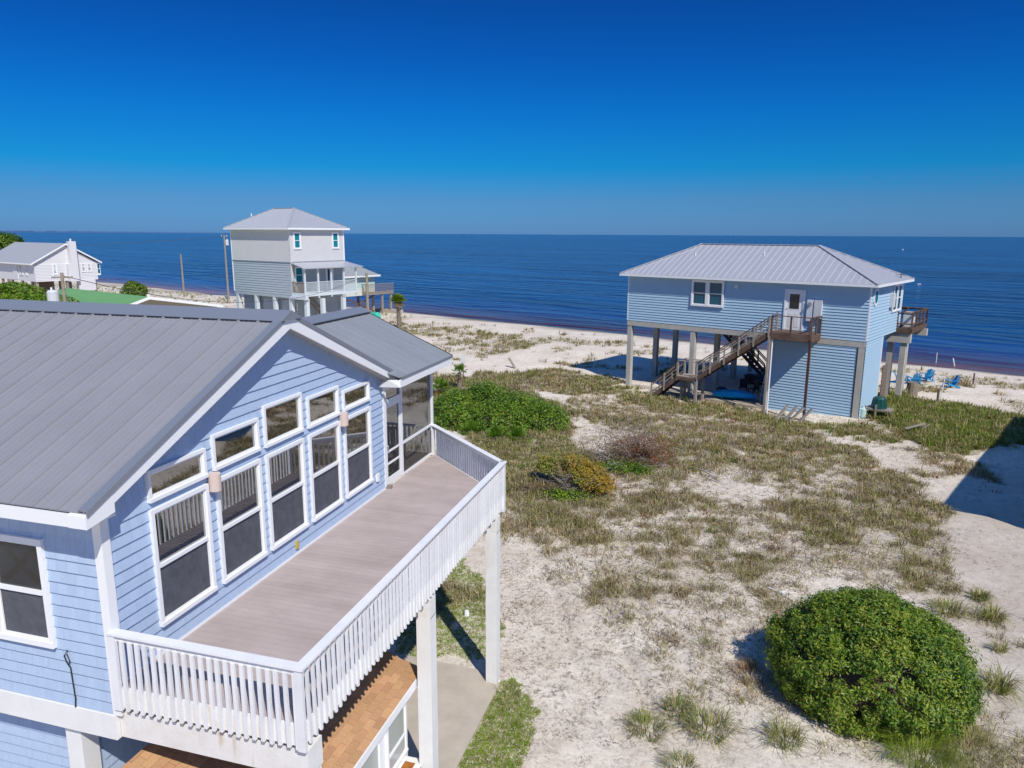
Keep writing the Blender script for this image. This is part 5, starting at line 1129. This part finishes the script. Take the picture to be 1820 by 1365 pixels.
# palm on the beach
px_, py_ = -37.45, 80.5
t = palmetto('tall cabbage palm with rough trunk standing alone on the beach', px_, py_, 70, .8, 6, stem=.5, z=3.4, trunk=None, name='cabbage_palm', cat='palm tree', group=None, matn=('leafP', 'leafB'), deadm='gtan')
def ptrunk(b):
    rs = random.Random(9); b.tube([(0, 0, -.3), (.05, 0, 1), (-.02, 0, 2.2), (0, 0, 3.45)], [.27, .23, .21, .26], 10)
    for k in range(70):
        z = .2+k*.045; a = k*2.4; d = Vector((math.cos(a), math.sin(a), .9)); p = Vector((math.cos(a)*.2, math.sin(a)*.2, z)); b.beam(p, p+d*.16, .1, .03)
one('trunk', ptrunk, M['bark'], t)
# twiggy shrubs
def shifted(f, dx, dy=0):
    def g_(n, rs): P, N_ = f(n, rs); return P+np.array([dx, dy, 0]), N_
    return g_
x, y = -4.1, 35.4; rs_ = random.Random(21)
t = thing('reddish_shrub', 'twiggy half-bare shrub with reddish leaves in the middle of the dry field', 'shrub', (x, y, gz(x, y)))
one('branches', lambda b: twigs(b, (0, 0, 0), 80, 2.1, 1.2, rs_, .022, flat=.7), M['twig'], t)
leaves('foliage', t, 7000, shifted(blob_pos((1.8, 1.3, 1.2, .6), .35, 2, .45, .75, seed=31), .65), .042, ['leafD', 'grust', 'gbrown', 'trunk'], [.36, .24, .25, .15], 32)
leaves('foliage', t, 2500, shifted(blob_pos((1.7, 1.3, 1.2, .5), .35, 2, .45, .75, seed=36), -.8), .04, ['gbrown', 'golive', 'leafD'], [.5, .3, .2], 37)
leaves('low_foliage', t, 3200, lambda n, rs: ((lambda P: (P, np.tile([0, -.5, 1.], (n, 1))))(np.stack([rs.randn(n)*.65, -1.1+rs.randn(n)*.28, np.abs(rs.randn(n))*.22+.05], -1))), .05, ['glawn', 'leafC', 'leafP'], [.35, .4, .25], 33)
x, y = -6.1, 30.9; rs_ = random.Random(22)
t = thing('orange_shrub', 'low shrub with orange yellow leaves and bare grey twigs near the deck corner', 'shrub', (x, y, gz(x, y)))
one('branches', lambda b: twigs(b, (0, 0, 0), 42, 1.5, 1.2, rs_, .015, flat=.7), M['twig'], t)
for i_, (dx_, dy_, r_, h_, cz_, n_, cm) in enumerate(((.75, -.1, .95, .72, .75, 5200, [.62, .16, .22]), (.0, .3, .85, .7, .95, 3600, [.45, .3, .25]), (1.5, -.4, .6, .5, .55, 2200, [.75, .15, .1]), (-1.1, .7, .85, .6, .85, 3200, [.1, .4, .5]), (-1.5, 1.1, .5, .4, .6, 1200, [.25, .4, .35]))):
    leaves('foliage', t, n_, shifted(blob_pos((r_, r_*.9, h_, cz_), .5, 2.2, .48, .7, seed=41+i_), dx_, dy_), .045, ['leafO', 'golive', 'leafB'], cm, 42+i_)
leaves('low_foliage', t, 2200, lambda n, rs: ((lambda P: (P, np.tile([0, -.5, 1.], (n, 1))))(np.stack([rs.randn(n)*.5+.1, -1.1+rs.randn(n)*.22, np.abs(rs.randn(n))*.16+.04], -1))), .05, ['glawn', 'leafC'], [.6, .4], 49)
leaves('dark_litter', t, 2600, lambda n, rs: ((lambda P: (P, np.tile([0, -.5, 1.], (n, 1))))(np.stack([rs.randn(n)*.7-1.0, -.6+rs.randn(n)*.25, np.abs(rs.randn(n))*.15+.04], -1))), .04, ['trunk', 'gbrown'], [.7, .3], 50)  # dark brown dead litter low at the left of the shrub
# far greenery
def bushy(name, label, cat, x, y, z, rad, n, lf, mats, p, seed, trunkh=0, group=None, lump=.25):
    t = thing(name, label, cat, (x, y, 0), group=group)
    f0 = blob_pos((rad[0], rad[1], rad[2], z), lump, 2.0, .42, .45, zmin=.1, seed=seed)
    leaves('crown' if trunkh else 'foliage', t, n, f0, lf, mats, p, seed+1)
    core(t, rad[0], rad[1], rad[2], z, M['leafC'], name='dark_core', sc=.6)
    if trunkh: one('trunk', lambda b: (b.tube([(0, 0, -.3), (.1, 0, z*.5), (0, .1, z)], [.28, .2, .12], 8), [b.tube([(0, 0, z*.6), (math.cos(a)*rad[0]*.6, math.sin(a)*rad[1]*.6, z+rad[2]*.2)], [.1, .04], 5) for a in (.3, 1.5, 2.8, 4.1, 5.3)]), M['bark'], t)
    return t
bushy('evergreen_tree', 'bright green leafy tree crown rising behind the grey roof at left', 'tree', -43.6, 35.0, 6.0, (4.6, 4.2, 2.1), 26000, .11, ['leafP', 'leafB', 'leafA', 'leafC'], [.42, .3, .2, .08], 61, 1, 'trees at far left')
bushy('evergreen_tree', 'green leafy tree crown at the left edge behind the grey roof', 'tree', -50.8, 38.4, 5.8, (4.0, 4.0, 2.3), 20000, .11, ['leafP', 'leafB', 'leafA', 'leafC'], [.42, .3, .2, .08], 65, 1, 'trees at far left')
bushy('pine_tree', 'dark green pine crown behind the white gabled house', 'tree', -120, 99, 8.0, (3.6, 3.2, 2.9), 9000, .22, ['leafA', 'leafC', 'leafB'], [.45, .35, .2], 67, 1, 'trees at far left', .4)
bushy('pine_tree', 'dark green pine crown at the left frame edge behind the white house', 'tree', -125.5, 96, 8.6, (3.6, 3.2, 3.0), 9000, .22, ['leafA', 'leafC', 'leafB'], [.45, .35, .2], 69, 1, 'trees at far left', .4)
bushy('beach_shrub', 'small green shrub on the beach beside the white gabled house', 'shrub', -98.5, 104.5, .8, (2.6, 2.0, 2.0), 5000, .16, ['leafA', 'leafC', 'leafB'], [.45, .3, .25], 71)
bushy('marsh_shrub', 'dark shrub growing in the shade under the raised blue house', 'shrub', *B3(-15.6, 4.4)[:2], .1, (1.1, .9, .6), 3000, .05, ['leafC', 'leafA', 'golive'], [.4, .2, .4], 73)

# ================================================================== LOOSE THINGS
def adirondack(label, x, y, rz):
    t = thing('beach_chair', label, 'beach chair', (x, y, gz(x, y)), rz, 'blue slatted beach chairs'); m = M['bluechair']
    for k in range(5): beamo('seat_slat', (-.29, -.28+k*.11, .34-k*.03), (.29, -.28+k*.11, .34-k*.03), .09, .025, m, t)
    for k in range(5): beamo('back_slat', (-.22+k*.11, .22, .2), (-.26+k*.13, .60, .98-abs(k-2)*.05), .10, .02, m, t)
    for sx in (-.34, .34):
        beamo('armrest', (sx, -.38, .58), (sx, .42, .55), .14, .03, m, t); beamo('leg', (sx, -.32, 0), (sx, -.30, .57), .09, .04, m, t); beamo('leg', (sx*.9, -.32, .33), (sx*.9, .62, .02), .04, .12, m, t); beamo('arm_support', (sx, .36, .1), (sx, .38, .54), .05, .04, m, t)
    beamo('back_brace', (-.34, .40, .52), (.34, .40, .52), .04, .06, m, t); return t
adirondack('blue slatted beach chair half hidden behind the concrete pier, leftmost of four', 13.75, 62.6, R(75))
adirondack('blue slatted beach chair seen from behind, second from left', 14.6, 62.5, R(190))
adirondack('blue slatted beach chair turned sideways with tall back, third from left', 15.75, 63.9, R(-50))
adirondack('blue slatted beach chair standing apart, farthest right of four', 16.9, 61.7, R(-75))
# umbrella pole, stake
def tt(name, label, cat, x, y, fn, m, rz=0, dz=0, group=None):
    b = MB(); fn(b); o = b.build(name, m, loc=(x, y, gz(x, y)+dz)); o.rotation_euler = (0, 0, rz); tag(o, label, cat, group); return o
tt('leaning_pole', 'thin white pole leaning in the sand in front of the separate blue chair', 'pole', 14.6, 55.4, lambda b: b.tube([(0, 0, -.2), (.3, .5, 1.0), (.45, .9, 1.7)], .028, 6), M['greybox'])
tt('fence_stake', 'dark weathered stake standing in sand right of the raised blue house', 'stake', 14.25, 54.3, lambda b: (b.tube([(0, 0, -.2), (0, 0, 1.25)], .075, 7), b.beam((0, 0, .25), (.55, .1, .55), .05, .05)), M['wood'])
tt('fence_stake', 'small dark stake on the beach near the waterline behind the blue chairs', 'stake', *onB(3.5, 17.5)[:2], lambda b: b.tube([(0, 0, -.2), (0, 0, .9)], .06, 6), M['wood'])
tt('marker_stake', 'thin white stake in shallow water, left one', 'stake', 20.2, 79.0, lambda b: b.tube([(0, 0, -.5), (0, 0, 1.3)], .035, 5), M['trimwhite'])
tt('marker_stake', 'white leaning stake at the waterline, right one', 'stake', 21.6, 77.6, lambda b: b.tube([(0, 0, -.4), (-.35, 0, .95)], .06, 5), M['trimwhite'])
tt('driftwood_plank', 'broken grey plank lying in green grass right of the raised blue house', 'plank', 11.1, 46.3, lambda b: (b.beam((-.5, -.2, .35), (.6, .2, .65), .22, .05), b.beam((.4, .1, .3), (.9, .3, .6), .1, .04)), M['woodlt'])
tt('tree_stump', 'round cut stump beside the balcony piers of the raised blue house', 'stump', *onB(.9, 9.6)[:2], lambda b: b.tube([(0, 0, -.2), (0, 0, .95)], [.42, .36], 12), M['bark'])
# utility box / trash bin on planks beside garage corner
bx, by, _ = onB(.9, .9); t = thing('trash_bin', 'dark green ribbed bin upside down on a small plank stand by the blue house corner', 'bin', (bx, by, gz(bx, by)), TB)
b = MB(); b.tube([(0, 0, .72), (0, 0, .80), (0, 0, 1.30), (0, 0, 1.42)], [.48, .46, .38, .28], 12); b.build('bin_body', M['binm'], t)
b = MB()
for k in range(12): a = k*math.pi/6; b.beam((math.cos(a)*.46, math.sin(a)*.46, .8), (math.cos(a)*.37, math.sin(a)*.37, 1.32), .04, .04)
b.build('ribs', M['binm'], t)
boxo('stand', (-.7, -.5, .60), (.8, .45, .70), M['woodlt'], t); boxo('stand_leg', (-.1, -.55, 0), (0, -.45, .98), M['woodlt'], t); boxo('stand_leg', (-.65, .3, 0), (-.55, .4, .6), M['woodlt'], t); boxo('stand_leg', (.65, .3, 0), (.75, .4, .6), M['woodlt'], t)
tt('propane_tank', 'small pale tank at the blue house corner beside the bin stand', 'tank', *onB(.12, .45)[:2], lambda b: b.tube([(0, 0, 0), (0, 0, .1), (0, 0, .6), (0, 0, .7), (0, 0, .85)], [.12, .2, .2, .1, .05], 12), M['aqua'])
# pallets / saw-horses of boards
for lb, dx, dy, rz in (('weathered plank frame standing on sand left of the rusty post', -3.75, -2.3, R(5)), ('weathered plank frame nearest the rusty post', -2.75, -2.5, R(-12))):
    p = onB(dx, dy); t = thing('plank_frame', lb, 'plank frame', p, TB+rz, 'plank frames beside the rusty post')
    for sx in (-.28, .28): beamo('plank', (sx-.25, -.35, .05), (sx+.25, .35, .95), .26, .08, M['woodlt'], t)
    beamo('crossbar', (-.7, -.1, .25), (.7, -.1, .25), .18, .07, M['woodlt'], t)
# kayak etc. under the house
p = B3(-8.6, .75, -.19); t = thing('paddle_board', 'bright blue plastic kayak hull lying on the slab under the raised house', 'kayak', p, TB+R(18))
b = MB(); sec = [(-1.6, .04, .12), (-1.3, .22, .2), (-.7, .38, .28), (0, .42, .3), (.7, .38, .28), (1.3, .2, .2), (1.6, .03, .12)]; vs = []; 
for (x_, w_, h_) in sec:
    for (yy, zz) in ((-1, .25), (-.75, .0), (.75, .0), (1, .25), (.7, .85), (0, 1.05), (-.7, .85)): vs.append((x_*.95, yy*w_*1.35, .14+zz*h_*1.7))
fs_ = [(i*7+k, i*7+(k+1) % 7, (i+1)*7+(k+1) % 7, (i+1)*7+k) for i in range(6) for k in range(7)]+[tuple(range(6, -1, -1)), tuple(42+k for k in range(7))]
b.add(vs, fs_); b.build('hull', M['kayak'], t); boxo('rest_block', (-.9, -.3, .0), (-.75, .3, .14), M['woodlt'], t); boxo('rest_block', (.75, -.3, .0), (.9, .3, .14), M['woodlt'], t)
tt('blue_float', 'dark blue float lying left of the kayak on the slab', 'float', *B3(-10.1, 1.9)[:2], lambda b: b.tube([(-.4, 0, .3), (-.2, 0, .3), (.2, 0, .3), (.4, 0, .3)], [.1, .26, .26, .1], 10), M['bluetarp'])
p = B3(-6.9, 2.3, -.19); t = thing('step_ladder', 'open white aluminium stepladder on the slab under the raised house', 'ladder', p, TB)
for sx in (-.25, .25): beamo('rail', (sx, -.45, 0), (sx*.7, 0, 1.75), .05, .03, M['trimwhite'], t); beamo('rear_rail', (sx, .5, 0), (sx*.7, .05, 1.7), .04, .03, M['trimwhite'], t)
for k in range(5): beamo('step', (-.24+k*.015, -.4+k*.085, .3+k*.31), (.24-k*.015, -.4+k*.085, .3+k*.31), .09, .03, M['trimwhite'], t)
p = B3(-7.6, 4.2, -.19); t = thing('work_table', 'dark cluttered table in the shade under the raised house', 'table', p, TB)
boxo('table_top', (-.9, -.45, .8), (.9, .45, .86), M['woodlt'], t)
for sx in (-.8, .8):
    for sy in (-.38, .38): boxo('leg', (sx-.04, sy-.04, 0), (sx+.04, sy+.04, .8), M['wood'], t)
tt('cooler', 'dark blue box standing on the cluttered table', 'box', *B3(-7.9, 4.2)[:2], lambda b: (b.box((-.3, -.2, 0), (.3, .2, .35)), b.box((-.32, -.22, .35), (.32, .22, .40))), M['bluetarp'], TB).location.z = -.19+.862
tt('white_jug', 'round white jug on the cluttered table under the raised house', 'jug', *B3(-7.2, 4.1)[:2], lambda b: b.tube([(0, 0, 0), (0, 0, .22), (0, 0, .3)], [.16, .17, .05], 10), M['trimwhite']).location.z = -.19+.862
tt('red_can', 'dull red can beside the cluttered table', 'can', *B3(-6.4, 4.3)[:2], lambda b: b.tube([(0, 0, 0), (0, 0, .5), (0, 0, .6)], [.2, .2, .08], 10), mat('dull_red', (.3, .04, .03), .6)).location.z = -.19
for k, (lb, dx) in enumerate((('dark patio chair left of the cluttered table', -9.0), ('dark patio chair in front of the cluttered table', -8.2))):
    p = B3(dx, 3.2, -.19); t = thing('patio_chair', lb, 'chair', p, TB+R(20-50*k), 'dark patio chairs under the raised house')
    boxo('seat', (-.28, -.28, .42), (.28, .28, .46), M['rockdark'], t); boxo('backrest', (-.28, .26, .46), (.28, .31, 1.0), M['rockdark'], t)
    for sx in (-.25, .25):
        for sy in (-.25, .25): boxo('leg', (sx-.02, sy-.02, 0), (sx+.02, sy+.02, .42), M['rockdark'], t)
for k, (lb, dx, dy) in enumerate((('dark plastic tub at the back of the slab, left one', -9.6, 6.6), ('large dark plastic tub at the back of the slab, right one', -8.3, 6.8))):
    tt('storage_tub', lb, 'tub', *B3(dx, dy)[:2], lambda b: (b.box((-.6, -.4, 0), (.6, .4, .7)), b.box((-.64, -.44, .7), (.64, .44, .78))), M['rockdark'], TB, group='dark tubs under the raised house').location.z = -.19
for k, (dx, dy, a) in enumerate(((-7.2, .2, 10), (-6.8, .7, 25))):
    tt('loose_plank', ('loose grey plank on the slab edge, front one', 'loose grey plank on the slab edge, rear one')[k], 'plank', *B3(dx, dy)[:2], lambda b: b.box((-1.1, -.12, 0), (1.1, .12, .07)), M['woodlt'], TB+R(a), group='loose planks on the slab').location.z = -.19
tt('lattice_screen', 'dark slatted privacy screen behind the blue house side wall', 'screen', *onB(.0, 4.6)[:2], lambda b: [b.box((-.03, 0, .1+k*.3), (.03, 1.2, .36+k*.3)) for k in range(9)], M['rockwood'], TB)
# sign, driftwood on the path
p = (-19.75, 54.3); t = thing('post_sign', 'small blank white sign on a thin rusty post beside the sandy path', 'sign', (*p, gz(*p)), R(-10))
b = MB(); b.tube([(0, 0, -.3), (0, 0, 1.75)], .04, 6); b.build('post', M['woodrust'], t); boxo('sign_panel', (-.2, -.06, 1.22), (.2, -.03, 1.82), M['trimwhite'], t)
tt('leaning_board', 'dark weathered board leaning out of the sand beside the path', 'board', -17.2, 59.6, lambda b: b.beam((.35, 0, -.1), (-.35, .2, .85), .28, .06), M['woodlt'])
tt('driftwood_log', 'pale forked driftwood limb right of the reddish shrub', 'driftwood', -.2, 34.6, lambda b: (b.tube([(-.8, .7, .25), (-.2, .1, .3), (.5, -.8, .12)], [.02, .04, .03], 6), b.tube([(-.2, .1, .3), (.2, .3, .4)], [.025, .01], 5)), M['twig'])
tt('driftwood_log', 'small pale stick on the sand above the round shrub', 'driftwood', 2.35, 23.3, lambda b: (b.tube([(-.4, .3, .06), (0, 0, .1), (.35, -.4, .06)], [.02, .03, .02], 5), b.tube([(0, 0, .1), (.4, .02, .14)], [.02, .01], 4)), M['trimwhite'])
for k, (lb, q_) in enumerate((('grey stone on the grass between the white deck posts', (-7.0, 18.3)), ('white bottle-sized stone on grass by the post shadow', (-6.9, 19.1)))):
    b = MB(); b.tube([(0, 0, 0), (0, 0, .1), (0, 0, .17)], [.14-.05*k, .13-.05*k, .06], 7); o = b.build('stone', M['concrete'] if k == 0 else M['trimwhite'], loc=(*q_, gz(*q_))); tag(o, lb, 'stone')
# beach things by the left house
tt('overturned_kayak', 'aqua green plastic dinghy lying on the beach behind the porch roof', 'dinghy', -45.0, 89.4, lambda b: b.tube([(-1.2, 0, .3), (-.6, 0, .45), (.5, 0, .5), (1.2, 0, .3)], [.1, .45, .45, .1], 10), M['greenp'], R(-30))
tt('concrete_block', 'pale concrete footing at the water edge under the sea deck', 'block', -47.8, 99.3, lambda b: b.box((-2.4, -.6, -.6), (2.4, .6, .55)), M['slab'], TC)
tt('white_tank', 'white round tank beside the piers of the tall grey house', 'tank', -52.6, 66.8, lambda b: b.tube([(-1.2, 0, .8), (-1.0, 0, .8), (1, 0, .8), (1.2, 0, .8)], [.3, .75, .75, .3], 12), M['stucco'], R(0))
# utility poles
def upole(label, x, y, h, r, arm=True, can=False, drop=0, z0=-.3):
    t = thing('utility_pole', label, 'utility pole', (x, y, 0), R(20), 'utility poles'); b = MB(); b.tube([(0, 0, z0), (0, 0, h)], [r*1.25, r*.85], 8); b.build('pole', M['pole'], t)
    if arm: 
        b = MB(); b.beam((-.55, 0, h-.25), (.55, 0, h-.25), .1, .1); b.build('crossarm', M['pole'], t)
        for s in (-.45, .45): b = MB(); b.tube([(s, 0, h-.2), (s, 0, h-.02)], .05, 6); b.build('insulator', M['trimwhite'], t)
    if can: 
        b = MB(); b.tube([(r+.30, -.1, h-1.75), (r+.30, -.1, h-1.72), (r+.30, -.1, h-.95), (r+.30, -.1, h-.86)], [.22, .27, .27, .2], 12); b.build('transformer', M['greybox'], t)
        b = MB(); b.tube([(r+.25, -.1, h-.86), (r+.25, -.1, h-.66)], [.05, .03], 6); b.tube([(r+.4, -.1, h-.86), (r+.4, -.1, h-.66)], [.05, .03], 6); b.build('bushing', M['trimwhite'], t)
    return t
p1 = upole('tall utility pole with transformer left of the tall grey house', -82.9, 109, 10.9, .15, True, True)
upole('bare utility pole standing alone on the beach at left', -93.2, 110.3, 7.5, .15, False)
p3 = upole('weathered utility pole right of the tall grey house by the beach', -37.6, 72.9, 7.05, .16, False)
p4 = upole('utility pole with grey transformer can just behind the near grey roof', -35.6, 32.6, 9.05, .11, True, False)
b = MB(); b.tube([(-.55, -.1, 7.2), (-.55, -.1, 7.25), (-.55, -.1, 8.0), (-.55, -.1, 8.1)], [.26, .3, .3, .22], 14); b.build('transformer', M['greybox'], p4); b = MB(); b.tube([(-.6, -.1, 8.1), (-.6, -.1, 8.25)], .05, 6); b.tube([(.1, -.3, 6.9), (.75, -.3, 6.9)], .17, 8); b.build('bushing', M['trimwhite'], p4)
def wire(name, label, a, c, sag, r=.018):
    a = Vector(a); c = Vector(c); b = MB(); n = 14; P = []
    for i in range(n+1): t_ = i/n; P.append(a.lerp(c, t_)-Vector((0, 0, sag*4*t_*(1-t_))))
    b.tube(P, r, 4); o = b.build(name, M['wire']); tag(o, label, 'cable', 'overhead cables'); return o
wire('overhead_cable', 'sagging overhead cable running from the beach pole across the tall grey house', (-37.6, 72.9, 6.9), (-35.6, 32.6, 8.9), 2.2)
wire('overhead_cable', 'upper overhead cable from the transformer pole towards the far left', (-82.9, 109, 10.7), (-140, 60, 9.5), 1.5, .03)
# boats / buoys
tt('mooring_buoy', 'tiny white buoy far out on the water beyond the raised blue house', 'buoy', 152, 742, lambda b: b.tube([(0, 0, 0), (0, 0, .5), (0, 0, .8)], [.7, .6, .1], 8), M['trimwhite']).location.z = -.9
tt('mooring_buoy', 'pale float on the water right of the raised blue house roof', 'buoy', 48, 211.5, lambda b: b.tube([(-.5, 0, .02), (0, 0, .04), (.5, 0, .02)], [.04, .08, .04], 6), M['trimwhite']).location.z = -.8
